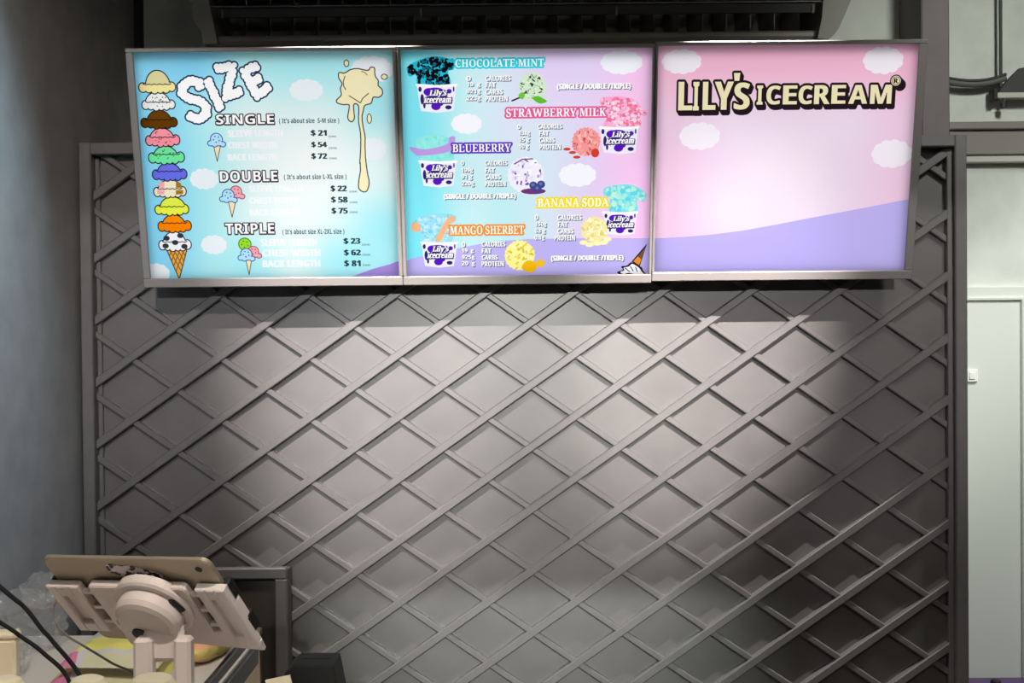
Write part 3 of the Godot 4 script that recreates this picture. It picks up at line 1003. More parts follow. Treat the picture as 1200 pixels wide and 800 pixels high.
func print_flavours(w: int, h: int) -> Image:
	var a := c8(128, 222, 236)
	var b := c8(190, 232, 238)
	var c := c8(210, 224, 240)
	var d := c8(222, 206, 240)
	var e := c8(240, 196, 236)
	var k := sky_blend(w, h, [[a, b, c, d, d, e], [a, b, c, c, d, e], [a, b, b, c, d, e], [a, b, b, c, d, e]])
	var puff := c8(238, 240, 250)
	for r in [Rect2(926, 8, 197, 112), Rect2(227, 290, 146, 97), Rect2(732, 527, 180, 113)]:
		cloud(k, r, puff)
	k.poly(outline([-26, 994, 56, 969, 180, 941, 345, 910, 468, 894, 590, 887, 836, 885, 1224, 889, 1229, 1110, -30, 1098]), c8(186, 176, 238))
	# five cups, each with a dyed shirt for a scoop
	dyed(k, [27, 78, 73, 50, 125, 33, 184, 31, 224, 40, 247, 42, 246, 88, 218, 99, 223, 166, 82, 164, 71, 112, 38, 120], c8(30, 190, 216), [c8(14, 12, 18), c8(14, 12, 18), c8(20, 110, 140), c8(14, 12, 18)], 300, 9.0)
	cup(k, [70, 158, 256, 160, 239, 279, 87, 278], Rect2(105, 181, 127, 63))
	dyed(k, [929, 227, 972, 220, 1032, 220, 1092, 238, 1127, 279, 1149, 297, 1134, 313, 1112, 305, 1109, 362, 947, 361, 961, 310, 932, 266], c8(244, 168, 206), [c8(240, 128, 160), c8(250, 196, 222), c8(232, 110, 150), c8(248, 216, 234)], 300, 9.0)
	cup(k, [925, 361, 1107, 362, 1096, 480, 945, 478], Rect2(958, 381, 132, 60))
	dyed(k, [55, 420, 96, 396, 176, 389, 218, 408, 231, 438, 228, 514, 85, 512, 86, 476], c8(140, 228, 222), [c8(126, 220, 216), c8(150, 232, 228)], 60, 9.0)
	k.poly(smooth([29, 444, 102, 456, 183, 441, 212, 426, 216, 402, 244, 398, 239, 438, 213, 468, 142, 481, 85, 485, 55, 481]), c8(186, 150, 222))
	cup(k, [73, 512, 250, 514, 232, 628, 90, 627], Rect2(108, 529, 121, 64))
	dyed(k, [944, 659, 960, 641, 1033, 630, 1098, 638, 1151, 678, 1134, 714, 1105, 703, 1103, 761, 978, 759, 977, 694, 953, 683], c8(122, 220, 230), [c8(96, 208, 228), c8(160, 232, 220), c8(190, 236, 214)], 160, 12.0)
	cup(k, [944, 761, 1108, 763, 1097, 867, 965, 866], Rect2(970, 780, 122, 57))
	dyed(k, [25, 825, 46, 789, 118, 761, 204, 762, 242, 773, 238, 798, 213, 816, 218, 896, 83, 895, 69, 847, 34, 845], c8(150, 214, 234), [c8(120, 200, 230), c8(190, 226, 238), c8(170, 220, 226)], 200, 9.0)
	k.poly(smooth([140, 891, 158, 850, 183, 809, 208, 779, 233, 773, 236, 798, 212, 810, 190, 851, 165, 892]), c8(240, 176, 130))
	k.poly(smooth([25, 825, 41, 800, 65, 812, 69, 845, 35, 843]), c8(240, 176, 130))
	cup(k, [72, 899, 246, 901, 227, 1015, 87, 1013], Rect2(102, 916, 123, 62))
	# scoops as photographed
	k.line(outline([514, 235, 554, 219]), 7.0, c8(40, 28, 20))
	ball(k, Vector2(610, 171), 62.7615, c8(206, 228, 202), [c8(46, 40, 34), c8(184, 214, 180), c8(60, 50, 40), c8(226, 240, 222), c8(150, 190, 150)], 60, 11.0)
	k.poly(smooth([610, 224, 634, 214, 658, 224, 678, 240, 642, 248]), c8(96, 184, 44))
	k.poly(smooth([546, 208, 562, 196, 574, 208, 566, 227, 550, 223]), c8(110, 190, 60))
	ball(k, Vector2(862, 428), 64.8536, c8(238, 150, 150), [c8(200, 70, 70), c8(246, 174, 172), c8(226, 126, 126), c8(248, 190, 188)], 60, 13.0)
	for q in [Vector2(905, 480), Vector2(772, 461), Vector2(798, 477), Vector2(818, 499)]:
		k.oval(q, 19 if q.x > 850 else 17, 21 if q.x > 850 else 7, c8(206, 62, 44))
	ball(k, Vector2(576, 581), 83.682, c8(236, 234, 248), [c8(120, 70, 176), c8(222, 220, 244), c8(196, 184, 232), c8(250, 250, 254)], 60, 15.0)
	k.line(outline([524, 528, 560, 507, 609, 505]), 6.0, c8(112, 72, 150))
	k.oval(Vector2(612, 658), 58.5774, 14.2259, c8(112, 52, 120))
	for q in [Vector2(612, 630), Vector2(649, 626), Vector2(632, 646)]:
		k.oval(q, 19, 18, c8(62, 72, 138))
		k.oval(q + Vector2(-2, -3), 8, 7, c8(104, 116, 176))
	ball(k, Vector2(904, 845), 60.6695, c8(240, 228, 160), [c8(226, 204, 120), c8(248, 242, 200), c8(232, 214, 140), c8(250, 246, 214)], 50, 15.0)
	for q in [Vector2(852, 906), Vector2(881, 917), Vector2(918, 911), Vector2(950, 907), Vector2(967, 891)]:
		k.oval(q, 20, 11, c8(248, 240, 180))
	ball(k, Vector2(545, 966), 71.1297, c8(250, 240, 150), [c8(232, 206, 70), c8(252, 246, 186), c8(220, 186, 50)], 40, 14.0)
	k.poly(smooth([557, 1016, 582, 991, 618, 1000, 627, 1029, 598, 1050, 561, 1037]), c8(238, 184, 20))
	k.poly(smooth([623, 1000, 647, 985, 668, 1008, 647, 1023, 627, 1016]), c8(240, 190, 40))
	# names
	k.label("CHOCOLATE MINT", serif, Rect2(253, 44, 411, 36), c8(250, 255, 255), c8(44, 204, 222), 8.0)
	k.label("STRAWBERRY MILK", serif, Rect2(486, 270, 469, 40), c8(255, 252, 254), c8(224, 88, 144), 8.0)
	k.label("BLUEBERRY", serif, Rect2(231, 433, 277, 38), c8(255, 255, 255), c8(92, 52, 184), 8.0)
	k.label("BANANA SODA", serif, Rect2(632, 693, 339, 41), c8(255, 255, 250), c8(240, 218, 40), 8.0)
	k.label("MANGO SHERBET", serif, Rect2(211, 821, 355, 41), c8(255, 253, 248), c8(238, 140, 50), 8.0)
	# figures
	facts(k, [["0", Rect2(303, 119, 20, 23)], ["19  g", Rect2(304, 149, 64, 24)], ["921g", Rect2(302, 181, 66, 24)], ["223g", Rect2(301, 212, 67, 25)]], [Rect2(392, 120, 117, 23), Rect2(392, 150, 46, 23), Rect2(391, 182, 80, 23), Rect2(391, 213, 102, 23)])
	facts(k, [["0", Rect2(537, 344, 16, 21)], ["138g", Rect2(545, 375, 52, 25)], ["15 g", Rect2(545, 406, 50, 25)], ["10 g", Rect2(545, 437, 47, 26)]], [Rect2(634, 344, 114, 21), Rect2(641, 376, 44, 22), Rect2(641, 407, 72, 23), Rect2(643, 438, 98, 24)])
	facts(k, [["0", Rect2(270, 510, 14, 22)], ["199g", Rect2(272, 545, 54, 26)], ["91 g", Rect2(271, 576, 52, 26)], ["220g", Rect2(271, 608, 60, 26)]], [Rect2(384, 512, 105, 22), Rect2(384, 546, 45, 23), Rect2(383, 577, 74, 23), Rect2(383, 610, 97, 23)])
	facts(k, [["0", Rect2(618, 770, 16, 25)], ["150g", Rect2(619, 806, 55, 25)], ["63 g", Rect2(618, 838, 52, 25)], ["0.1g", Rect2(617, 870, 47, 26)]], [Rect2(727, 772, 115, 25), Rect2(729, 806, 47, 24), Rect2(727, 839, 76, 23), Rect2(713, 871, 97, 24)])
	facts(k, [["0", Rect2(267, 897, 16, 25)], ["19  g", Rect2(266, 930, 57, 25)], ["925g", Rect2(266, 962, 62, 25)], ["20  g", Rect2(265, 992, 63, 26)]], [Rect2(363, 898, 113, 24), Rect2(362, 931, 45, 23), Rect2(362, 963, 76, 23), Rect2(361, 994, 106, 24)])
	for r in [Rect2(726, 159, 342, 30), Rect2(186, 667, 341, 29), Rect2(697, 969, 347, 30)]:
		k.words("(SINGLE / DOUBLE /TRIPLE)", sans, r, c8(255, 255, 255), c8(92, 100, 130), 4.0, 1.6)
	# a dropped cone in the lower corner
	var ink := c8(34, 28, 36)
	k.poly(smooth([1014, 1053, 1042, 1041, 1034, 1024, 1062, 1020, 1083, 1004, 1116, 1021, 1133, 1029, 1141, 1046, 1154, 1067, 1100, 1069, 1075, 1062, 1043, 1070], 3), ink)
	k.poly(smooth([1030, 1052, 1050, 1043, 1046, 1031, 1071, 1025, 1087, 1012, 1112, 1025, 1124, 1036, 1133, 1050, 1141, 1061, 1100, 1062, 1071, 1056, 1047, 1062], 3), c8(246, 246, 252))
	for s in [[1054, 1033, 1075, 1050], [1079, 1025, 1092, 1046], [1104, 1029, 1112, 1050]]:
		k.line(outline(s), 4.0, ink)
	k.poly(outline([1158, 913, 1084, 1001, 1123, 1027]), ink)
	k.poly(outline([1154, 928, 1093, 1000, 1120, 1019]), c8(120, 82, 54))
	k.poly(outline([1114, 976, 1093, 1000, 1120, 1019, 1132, 992]), c8(226, 142, 44))
	return k.im

func print_sign(w: int, h: int) -> Image:
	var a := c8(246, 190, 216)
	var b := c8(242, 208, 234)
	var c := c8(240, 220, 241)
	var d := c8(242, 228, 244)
	var k := sky_blend(w, h, [[a, a, a, a, a, a], [b, c, c, c, c, b], [b, c, d, d, c, b], [b, d, d, d, c, b], [b, c, d, d, c, b]])  # pinker top row and sides paint in the dimmer rim of the backlight
	var puff := c8(248, 242, 252)
	for r in [Rect2(17, 13, 186, 116), Rect2(951, 10, 190, 128), Rect2(106, 349, 194, 131), Rect2(1016, 437, 193, 136)]:
		cloud(k, r, puff)
	k.poly(outline([-29, 899, 135, 892, 278, 881, 420, 864, 583, 836, 736, 807, 987, 762, 1268, 708, 1297, 1130, -25, 1118]), c8(192, 182, 244))
	# the shop's name, letter by letter, on a thick dark drop
	var ink := c8(38, 26, 34)
	var set_ := [["L", Rect2(100, 163, 63, 131)], ["I", Rect2(169, 164, 24, 131)], ["L", Rect2(214, 164, 57, 129)], ["Y", Rect2(269, 164, 85, 129)], ["'", Rect2(357, 125, 25, 36)], ["S", Rect2(360, 169, 70, 124)],
		["I", Rect2(467, 183, 24, 88)], ["C", Rect2(512, 184, 62, 87)], ["E", Rect2(589, 184, 62, 87)], ["C", Rect2(662, 185, 61, 86)], ["R", Rect2(735, 184, 70, 87)], ["E", Rect2(816, 184, 62, 86)], ["A", Rect2(896, 185, 84, 86)], ["M", Rect2(997, 185, 96, 87)]]
	var done := []
	for e in set_:
		done.append(k.glyphs(e[0], sans, e[1]))
	for g in done:
		for n in 4:
			k.ring(g, ink, 11.0, n * 3.0, n * 5.0)
	for g in done:
		k.stamp(g, c8(242, 233, 190), 0, 0, 2.2)
	var reg := Vector2(1111, 167)
	for n in 5:
		k.oval(reg + Vector2(n * 5.0, n * 5.0), 27.6151, 27.6151, ink)
	k.oval(reg, 22.5941, 22.5941, c8(242, 233, 190))
	k.oval(reg, 18.8285, 18.8285, ink)
	k.oval(reg, 16.318, 16.318, c8(242, 233, 190))
	k.words("R", sans, Rect2(1102, 156, 18, 22), ink, null, 0.0, 1.0)
	return k.im

# ================================================================== fittings on the right
func service_fittings() -> void:
	var t := thing("hanging_rail", "dark steel bracket hanging on a rod at the upper right corner", "bracket", Vector3(1.47, 2.3, -0.46))
	var o := Transform3D(Basis.IDENTITY, Vector3(-1.47, -2.3, 0.46))
	part("rod", Shape.new().span(o * Vector3(1.415, 2.32, -0.464), o * Vector3(1.424, 3.1, -0.456), 0.002), mats.iron_dark, t)
	part("gusset", Shape.new().prism(outline([1.405, 2.302, 1.62, 2.302, 1.62, 2.40, 1.47, 2.375, 1.43, 2.335]), -0.468, -0.452, o, 0.002), mats.iron_dark, t)
	part("arm", Shape.new().span(o * Vector3(1.4, 2.288, -0.478), o * Vector3(1.9, 2.304, -0.44), 0.002), mats.beam_light, t)
	part("clamp", Shape.new().box(o * Vector3(1.398, 2.3, -0.46), Vector3(0.016, 0.036, 0.04), 0.003), mats.black_rubber, t)
	part("bolt", Shape.new().lathe(outline([0.0, -0.03, 0.008, -0.03, 0.009, -0.014, 0.004, -0.012, 0.004, 0.0, 0.0, 0.0]), Transform3D(Basis.IDENTITY, o * Vector3(1.424, 2.29, -0.452))), mats.iron_dark, t)
	var h := thing("flexible_conduit", "grey flexible hose sagging between pillar and steel bracket", "hose", Vector3(1.2722, 2.3365, -0.46))
	var path := curve([Vector3(1.25, 2.3465, -0.46), Vector3(1.2722, 2.339, -0.46), Vector3(1.319, 2.3324, -0.46), Vector3(1.3684, 2.3331, -0.46), Vector3(1.4079, 2.3414, -0.46), Vector3(1.4326, 2.3498, -0.46)], 8)
	for k in path.size():
		path[k] -= h.position
	part("sheath", Shape.new().tube(path, 0.0105, 14), mats.hose_rubber, h)
	var lower := path.duplicate()
	for k in lower.size():
		lower[k] += Vector3(0, 0.0085, 0.006)
	part("cable", Shape.new().tube(lower, 0.005, 8), mats.iron_dark, h)
	var sw := thing("wall_plate", "small square white plate on the pale door beside lattice edge", "wall plate", Vector3(1.3389, 1.4885, -0.484))
	part("plate", Shape.new().box(Vector3(0, 0, 0.004), Vector3(0.034, 0.036, 0.008), 0.0015), mats.plate_white, sw)
	part("rocker", Shape.new().box(Vector3(0, 0, 0.009), Vector3(0.016, 0.02, 0.004), 0.001), mats.plate_white, sw)
	var pc := thing("storage_cabinet", "low purple cabinet against the door at the lower right", "cabinet", Vector3(1.62, 0.0, -0.3))
	part("body", Shape.new().span(Vector3(-0.36, 0.0, -0.17), Vector3(0.6, 0.59, 0.1), 0.003), mats.purple_board, pc)
	part("top", Shape.new().span(Vector3(-0.37, 0.59, -0.175), Vector3(0.61, 0.607, 0.105), 0.003), mats.purple_board, pc)
	part("knob", Shape.new().lathe(outline([0.0, 0.607, 0.014, 0.607, 0.015, 0.618, 0.01, 0.622, 0.0, 0.623]), Transform3D(Basis.IDENTITY, Vector3(-0.245, 0, -0.1))), mats.black_rubber, pc)
	var lb := thing("lilac_bag", "crumpled lilac bag resting on the purple cabinet", "bag", Vector3(1.57, 0.608, -0.33))
	part("pouch", lumpy(Vector3(0.09, 0.05, 0.07), 0.012, 23), mats.lilac_film, lb)

func lumpy(r: Vector3, amp: float, seed_: int, freq := 14.0, nu := 40, nv := 24) -> Shape:
	# a crumpled pouch standing on y = 0
	var nz := FastNoiseLite.new()
	nz.seed = seed_
	nz.noise_type = FastNoiseLite.TYPE_SIMPLEX
	nz.fractal_type = FastNoiseLite.FRACTAL_RIDGED
	nz.fractal_octaves = 3
	nz.frequency = freq
	return Shape.new().grid(nu, nv, func(u: float, v: float) -> Vector3:
		var a := -TAU * u
		var b := PI * v
		var d := Vector3(cos(a) * sin(b), cos(b), sin(a) * sin(b))
		var p := d * r
		p += d * amp * nz.get_noise_3d(p.x, p.y, p.z) * sin(b)
		p.y = maxf(p.y + r.y, 0.0)
		return p, true)

# ================================================================== counter, tablet and the rest
func counter_things() -> void:
	var c := thing("service_counter", "pale counter that carries the tablet stand and paper cups", "counter", Vector3(-0.64, 0, 2.1))
	part("body", Shape.new().span(Vector3(-0.449, 0.0, -0.78), Vector3(0.42, 1.065, 0.8), 0.004), mats.counter_white, c)
	part("worktop", Shape.new().span(Vector3(-0.449, 1.065, -0.8), Vector3(0.44, 1.1, 0.82), 0.004), mats.counter_white, c)
	var r := thing("side_counter", "side counter with black edging under the bags at left", "counter", Vector3(-0.78, 0, 1.1))
	part("body", Shape.new().span(Vector3(-0.309, 0.0, -0.15), Vector3(0.285, 1.068, 0.199), 0.004), mats.cabinet_dark, r)
	part("worktop", Shape.new().span(Vector3(-0.309, 1.068, -0.16), Vector3(0.296, 1.1, 0.199), 0.003), mats.counter_white, r)
	part("edging", Shape.new().span(Vector3(0.296, 1.062, -0.16), Vector3(0.306, 1.1, 0.199), 0.002), mats.counter_edge, r)
	part("edging", Shape.new().span(Vector3(0.306, 1.05, -0.16), Vector3(0.312, 1.085, 0.199), 0.002), mats.counter_white, r)
	part("edging", Shape.new().span(Vector3(0.312, 1.045, -0.16), Vector3(0.32, 1.08, 0.199), 0.002), mats.counter_edge, r)
	cabinet()
	tablet_and_stand()
	packets()
	cables()

func cabinet() -> void:
	var t := thing("framed_cabinet", "dark grey framed open cabinet in front of the lattice behind the tablet", "cabinet", Vector3(-0.8, 0, 0.08))
	var o := Vector3(0.8, 0, -0.08)
	part("frame_rail", Shape.new().span(Vector3(-1.06, 1.034, 0.1) + o, Vector3(-0.556, 1.061, 0.125) + o, 0.003), mats.cabinet_grey, t)
	part("frame_rail", Shape.new().span(Vector3(-0.585, 0.0, 0.1) + o, Vector3(-0.556, 1.034, 0.125) + o, 0.003), mats.cabinet_grey, t)
	part("frame_rail", Shape.new().span(Vector3(-1.06, 0.0, 0.1) + o, Vector3(-1.032, 1.034, 0.125) + o, 0.003), mats.cabinet_grey, t)
	part("side_panel", Shape.new().span(Vector3(-0.572, 0.0, 0.045) + o, Vector3(-0.558, 1.05, 0.1) + o), mats.cabinet_dark, t)
	part("side_panel", Shape.new().span(Vector3(-1.058, 0.0, 0.045) + o, Vector3(-1.044, 1.05, 0.1) + o), mats.cabinet_dark, t)
	part("back_panel", Shape.new().span(Vector3(-1.044, 0.0, 0.045) + o, Vector3(-0.572, 1.05, 0.052) + o), mats.cabinet_dark, t)
	part("top_panel", Shape.new().span(Vector3(-1.044, 1.036, 0.052) + o, Vector3(-0.572, 1.05, 0.1) + o), mats.cabinet_dark, t)
	part("shelf", Shape.new().span(Vector3(-1.044, 0.75, 0.052) + o, Vector3(-0.572, 0.765, 0.1) + o), mats.cabinet_dark, t)
	var b := thing("card_box", "narrow tan carton standing on the cabinet shelf", "carton", Vector3(-0.65, 0.766, 0.077))
	part("sleeve", Shape.new().span(Vector3(-0.02, 0.0, -0.018), Vector3(0.02, 0.12, 0.018), 0.002), mats.tan_card, b)
	part("lid", Shape.new().span(Vector3(-0.021, 0.118, -0.019), Vector3(0.021, 0.135, 0.019), 0.002), mats.cream_card, b)

func tablet_and_stand() -> void:
	var basis_ := Basis(Vector3(0.9438, 0.038, 0.3285), Vector3(-0.2459, 0.7422, 0.6208), Vector3(-0.2202, -0.6666, 0.7098)).orthonormalized()
	var pose := Transform3D(basis_, Vector3(-0.4539, 1.3069, 1.6233))
	var t := thing("tablet_computer", "champagne-backed tablet leaning in the white stand at lower left", "tablet", pose.origin)
	t.basis = basis_
	part("shell", Shape.new().prism(round_rect(-0.12, -0.085, 0.12, 0.085, 0.012, 6), -0.006, 0.0, Transform3D.IDENTITY, 0.0016), mats.tablet_metal, t)
	part("screen", Shape.new().prism(round_rect(-0.118, -0.083, 0.118, 0.083, 0.011, 6), -0.0075, -0.006), mats.tablet_glass, t)
	part("camera_lens", Shape.new().lathe(outline([0.0, 0.0, 0.0045, 0.0, 0.0045, 0.0008, 0.0, 0.0008]), Transform3D(Basis(Vector3.RIGHT, PI / 2), Vector3(0.101, 0.069, 0.0)), 18), mats.tablet_glass, t)
	var leo := mat("sticker_print", Color.WHITE, 0.5)
	var nz := FastNoiseLite.new()
	nz.seed = 8
	nz.noise_type = FastNoiseLite.TYPE_CELLULAR
	nz.frequency = 0.02
	var tx := NoiseTexture2D.new()
	tx.width = 256
	tx.height = 256
	tx.seamless = true
	tx.noise = nz
	var g := Gradient.new()
	g.interpolation_mode = Gradient.GRADIENT_INTERPOLATE_CONSTANT
	g.set_color(0, c8(30, 20, 34))
	g.set_color(1, c8(226, 216, 222))
	g.set_offset(1, 0.42)
	tx.color_ramp = g
	leo.albedo_texture = tx
	leo.uv1_triplanar = true
	leo.uv1_scale = Vector3.ONE * 18.0
	var st := part("sticker", Shape.new().prism(smooth_outline([-0.030, 0.070, -0.026, 0.0755, -0.016, 0.076, -0.008, 0.0735, 0.004, 0.075, 0.014, 0.072, 0.024, 0.067, 0.034, 0.0645, 0.043, 0.058, 0.045, 0.053, 0.03, 0.05, -0.004, 0.05, -0.02, 0.055, -0.029, 0.06]), 0.0, 0.0006), leo, t)
	st.set_meta("label", "black and white spotted sticker")
	# the stand: foot, two posts, neck, hub, holder with a clamp at each end
	var foot := Vector3(-0.43, 1.1, 1.665)
	var s := thing("tablet_stand", "white plastic tablet stand with round hub and two slotted clamps", "tablet stand", foot)
	var to := Transform3D(Basis.IDENTITY, -foot) * pose
	part("foot", Shape.new().prism(round_rect(-0.09, -0.08, 0.09, 0.08, 0.03, 6), 0.0, 0.012, Transform3D(Basis(Vector3.RIGHT, -PI / 2), Vector3.ZERO), 0.003), mats.stand_plastic, s)
	part("post", Shape.new().box(Vector3(-0.0215, 0.092, 0), Vector3(0.023, 0.163, 0.024), 0.004), mats.stand_plastic, s)
	part("post", Shape.new().box(Vector3(0.0265, 0.092, 0), Vector3(0.021, 0.163, 0.024), 0.004), mats.stand_plastic, s)
	part("plate", Shape.new().prism(round_rect(-0.065, -0.046, 0.076, 0.048, 0.006, 3), 0.0035, 0.014, to, 0.002), mats.stand_plastic, s)
	var arch := PackedVector2Array()
	for k in 41:
		var a := TAU * k / 41.0
		arch.append(Vector2(0.018 + cos(a) * 0.052, 0.013 + sin(a) * 0.052))
	part("hub_ring", Shape.new().prism(arch, 0.006, 0.0205, to, 0.003), mats.stand_plastic, s)
	part("tongue", Shape.new().prism(outline([-0.027, 0.012, -0.03, -0.03, -0.022, -0.05, 0.024, -0.05, 0.034, -0.03, 0.05, 0.0, 0.03, 0.02]), 0.016, 0.041, to, 0.003), mats.stand_plastic, s)
	var hub := part("hub", Shape.new().lathe(outline([0.0, 0.016, 0.042, 0.016, 0.042, 0.034, 0.039, 0.04, 0.033, 0.043, 0.0, 0.044]), to * Transform3D(Basis(Vector3.RIGHT, PI / 2), Vector3(0.017, 0.012, 0)), 40), mats.stand_plastic, s)
	part("button", Shape.new().lathe(outline([0.0, 0.042, 0.011, 0.042, 0.011, 0.0455, 0.0, 0.046]), to * Transform3D(Basis(Vector3.RIGHT, PI / 2), Vector3(0.003, -0.005, 0)), 20), mats.black_rubber, hub)
	part("stop", Shape.new().box(to * Vector3(0.057, 0.024, 0.021), Vector3(0.012, 0.024, 0.006), 0.002, to.basis * Basis(Vector3.BACK, 0.35)), mats.black_rubber, s)
	part("neck", Shape.new().box(Vector3(0.0, 0.166, -0.012), Vector3(0.05, 0.05, 0.022), 0.006), mats.stand_plastic, s)
	for side in [-1, 1]:
		var x0 := -0.129 if side < 0 else 0.088
		var x1 := -0.081 if side < 0 else 0.129
		var y0 := -0.05 if side < 0 else -0.07
		var m := 0.014
		var cl := Shape.new()
		for e in [[x0, y0, x0 + m, 0.044], [x1 - m, y0, x1, 0.044], [x0 + m, y0, x1 - m, y0 + 0.018], [x0 + m, 0.024, x1 - m, 0.044]]:
			cl.prism(outline([e[0], e[1], e[2], e[1], e[2], e[3], e[0], e[3]]), 0.002, 0.013, to, 0.0015)
		cl.prism(outline([x0 + m, y0 + 0.018, x1 - m, y0 + 0.018, x1 - m, 0.024, x0 + m, 0.024]), 0.002, 0.006, to)
		var clamp_ := part("clamp", cl, mats.stand_plastic, s)
		var xe := -0.125 if side < 0 else 0.125
		for y in [0.028, -0.036]:
			part("hook", Shape.new().box(to * Vector3(xe, y, -0.003), Vector3(0.008, 0.03, 0.018), 0.002, to.basis), mats.black_rubber, clamp_)
		part("hook_bar", Shape.new().box(to * Vector3(xe, -0.005, -0.001), Vector3(0.007, 0.036, 0.012), 0.002, to.basis), mats.stand_plastic, clamp_)
		for y in [0.03, 0.0, -0.03]:
			var xc := -0.0725 if side < 0 else 0.082
			part("slide_bar", Shape.new().box(to * Vector3(xc, y, 0.0075), Vector3(0.026, 0.007, 0.006), 0.001, to.basis), mats.stand_plastic, clamp_)
	part("bottom_ledge", Shape.new().prism(outline([-0.02, -0.046, 0.09, -0.046, 0.13, -0.066, 0.128, -0.084, 0.01, -0.074]), 0.003, 0.009, to, 0.0015), mats.stand_plastic, s)

func smooth_outline(list: Array) -> PackedVector2Array:
	return smooth(list, 3)

func packets() -> void:
	# printed paper bags lying flat
	var t := thing("printed_bag_stack", "flat grey and yellow printed bags lying under the tablet", "bags", Vector3(-0.66, 1.1, 1.12))
	var art := Ink.new(256, 256)
	art.im.fill(c8(198, 198, 204))
	art.poly(outline([0, 170, 80, 140, 160, 146, 256, 120, 256, 214, 150, 226, 60, 220, 0, 236]), c8(222, 216, 112))
	art.poly(outline([120, 60, 200, 46, 256, 52, 256, 92, 190, 100, 130, 90]), c8(216, 214, 120))
	art.poly(outline([0, 232, 40, 226, 46, 256, 0, 256]), c8(206, 120, 160))
	art.poly(outline([60, 228, 150, 232, 256, 220, 256, 256, 60, 256]), c8(206, 202, 168))
	var am := StandardMaterial3D.new()
	am.resource_name = "bag_print"
	am.albedo_texture = ImageTexture.create_from_image(art.im)
	am.roughness = 0.5
	mats["bag_print"] = am
	var nz := FastNoiseLite.new()
	nz.seed = 4
	nz.frequency = 9.0
	for k in 2:
		var lift := 0.001 + 0.026 * k
		var turn := 0.06 * k
		part("paper_bag", Shape.new().grid(24, 20, func(u: float, v: float) -> Vector3:
			var edge := minf(minf(u, 1.0 - u), minf(v, 1.0 - v))
			var a := Vector2(-0.09 + 0.03 * k, -0.13).lerp(Vector2(0.09, -0.12), u)
			var b := Vector2(-0.06 + 0.02 * k, 0.14).lerp(Vector2(0.12, 0.14), u)
			var q := a.lerp(b, v).rotated(turn)
			return Vector3(q.x, lift + 0.024 * minf(1.0, edge * 6.0) + 0.012 * nz.get_noise_2d(q.x, q.y + k) * minf(1.0, edge * 8.0), q.y)), am, t)
		
	var p := thing("snack_packet", "small yellow and pink printed packet on the side counter edge", "packet", Vector3(-0.505, 1.101, 1.1))
	var pa := Ink.new(128, 128)
	pa.im.fill(c8(224, 206, 120))
	pa.oval(Vector2(36, 40), 30, 20, c8(196, 96, 120))
	pa.oval(Vector2(36, 40), 15, 10, c8(236, 196, 206))
	pa.oval(Vector2(84, 96), 34, 14, c8(206, 150, 120))
	pa.oval(Vector2(20, 96), 18, 18, c8(196, 110, 120))
	pa.oval(Vector2(104, 40), 22, 12, c8(236, 178, 140))
	var pm := StandardMaterial3D.new()
	pm.resource_name = "packet_print"
	pm.albedo_texture = ImageTexture.create_from_image(pa.im)
	pm.roughness = 0.4
	part("wrapper", lumpy(Vector3(0.026, 0.022, 0.075), 0.006, 31), pm, p)
	p.rotation.y = -0.18
	var bag := thing("plastic_bag", "crumpled clear plastic bag beside the tablet at the left", "plastic bag", Vector3(-0.84, 1.101, 1.04))
	part("film", lumpy(Vector3(0.06, 0.05, 0.045), 0.022, 12, 16.0, 110, 70), mats.clear_film, bag)
	part("film", lumpy(Vector3(0.04, 0.032, 0.04), 0.02, 15, 22.0, 90, 60), mats.clear_film, bag).position = Vector3(0.015, 0, 0.16)
	part("knot", lumpy(Vector3(0.028, 0.03, 0.026), 0.016, 19, 24.0, 60, 40), mats.clear_film, bag).position = Vector3(0.03, 0.07, 0.0)
	var cb := thing("cream_carton", "cream cardboard box cut off by the left edge of the counter", "carton", Vector3(-0.745, 1.1, 1.45))
	part("box", Shape.new().span(Vector3(-0.07, 0, 0.03), Vector3(0.07, 0.13, 0.05), 0.003), mats.cream_card, cb)
	part("lid", Shape.new().span(Vector3(-0.072, 0.13, 0.028), Vector3(0.072, 0.141, 0.052), 0.004), mats.cream_card, cb)
	var labels := ["upturned cream paper cups nearest the left edge of the picture", "upturned cream paper cups between the carton and the tablet stand", "upturned cream paper cups right in front of the tablet stand"]
	var at := [Vector3(-0.487, 1.1, 2.0), Vector3(-0.4075, 1.1, 2.0), Vector3(-0.346, 1.1, 2.0)]
	var rad := [0.017, 0.0165, 0.0205]
	for k in 3:
		var s := thing("paper_cup_stack", labels[k], "paper cups", at[k], "upturned paper cups")
		for n in 4:
			var y := n * 0.022
			var rr: float = rad[k]
			part("cup", Shape.new().lathe(outline([rr + 0.014, y, rr + 0.015, y + 0.004, rr + 0.012, y + 0.006, rr + 0.002, y + 0.144, rr - 0.002, y + 0.15, rr - 0.006, y + 0.152, 0.0, y + 0.1525])), mats.cup_paper, s)
	var dev := thing("card_terminal", "small black device with a sloped top on the counter", "device", Vector3(-0.297, 1.1, 1.36))
	part("housing", Shape.new().prism(outline([-0.055, 0.0, 0.046, 0.0, 0.044, 0.02, 0.036, 0.062, -0.022, 0.063, -0.034, 0.052, -0.048, 0.02]), -0.04, 0.03, Transform3D.IDENTITY, 0.003), mats.bin_black, dev)
	part("slot", Shape.new().box(Vector3(0.006, 0.063, -0.01), Vector3(0.04, 0.002, 0.008)), mats.bin_black, dev)
	var nap := thing("folded_card", "small cream folded card in front of the black device", "card", Vector3(-0.325, 1.1, 1.45))
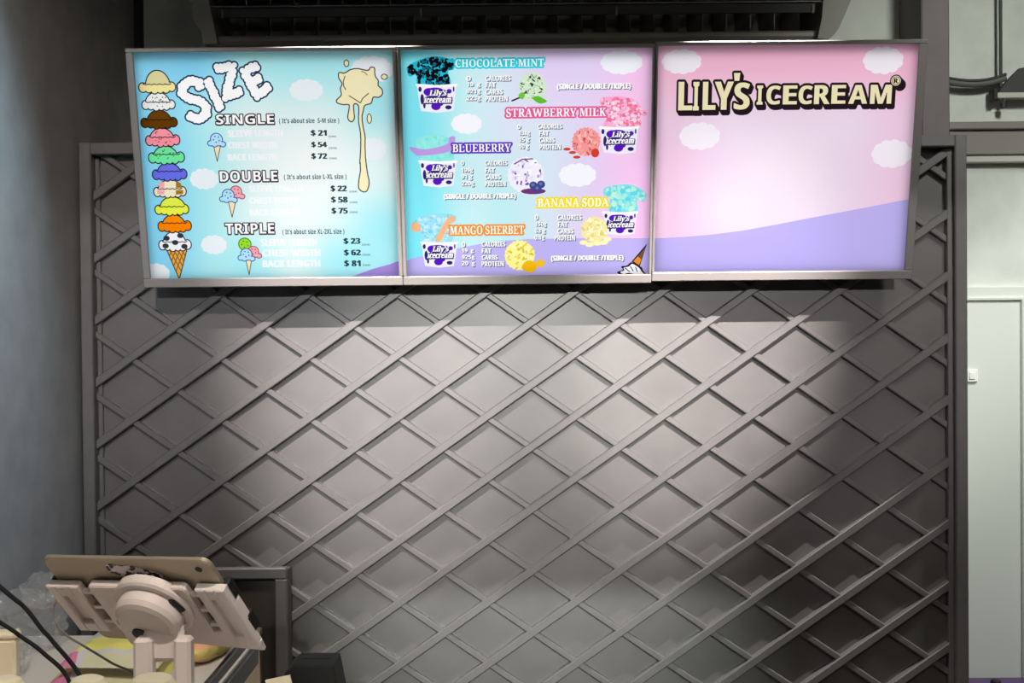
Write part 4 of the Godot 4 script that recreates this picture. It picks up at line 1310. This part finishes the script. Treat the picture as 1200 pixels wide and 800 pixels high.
	part("leaf", Shape.new().box(Vector3(0, 0.033, 0), Vector3(0.035, 0.058, 0.002), 0.0, Basis(Vector3.BACK, 0.2) * Basis(Vector3.RIGHT, -0.12)), mats.cream_card, nap)
	part("leaf", Shape.new().box(Vector3(0, 0.033, -0.008), Vector3(0.035, 0.058, 0.002), 0.0, Basis(Vector3.BACK, 0.2) * Basis(Vector3.RIGHT, 0.12)), mats.cream_card, nap)

func cables() -> void:
	var list := [
		["black_cable", "upper of two black cables slanting down at the lower left", [Vector3(-1.085, 1.5, 1.45), Vector3(-0.8, 1.45, 1.6), Vector3(-0.612, 1.343, 1.7), Vector3(-0.583, 1.318, 1.7), Vector3(-0.563, 1.292, 1.7), Vector3(-0.55, 1.277, 1.7), Vector3(-0.515, 1.228, 1.7), Vector3(-0.49, 1.17, 1.75), Vector3(-0.47, 1.106, 1.85)], 0.0028, mats.cable_black],
		["black_cable", "lower of two black cables beside the cream carton", [Vector3(-1.085, 1.42, 1.45), Vector3(-0.8, 1.37, 1.6), Vector3(-0.613, 1.301, 1.7), Vector3(-0.59, 1.285, 1.7), Vector3(-0.562, 1.264, 1.7), Vector3(-0.531, 1.228, 1.7), Vector3(-0.51, 1.17, 1.75), Vector3(-0.5, 1.106, 1.85)], 0.0026, mats.cable_black],
		["grey_cable", "thin grey cable curling down from behind the tablet clamp", [Vector3(-0.615, 1.28, 1.45), Vector3(-0.6317, 1.2742, 1.45), Vector3(-0.6402, 1.2624, 1.45), Vector3(-0.6381, 1.2433, 1.45), Vector3(-0.6158, 1.229, 1.47), Vector3(-0.5834, 1.2222, 1.5), Vector3(-0.5297, 1.212, 1.55), Vector3(-0.4814, 1.2032, 1.6), Vector3(-0.485, 1.16, 1.64), Vector3(-0.53, 1.104, 1.68)], 0.0016, mats.cable_grey]]
	for e in list:
		var at: Vector3 = e[2][-1]
		var t := thing(e[0], e[1], "cable", at)
		var path := curve(e[2], 8)
		for k in path.size():
			path[k] -= at
		part("lead", Shape.new().tube(path, e[3], 8), e[4], t)
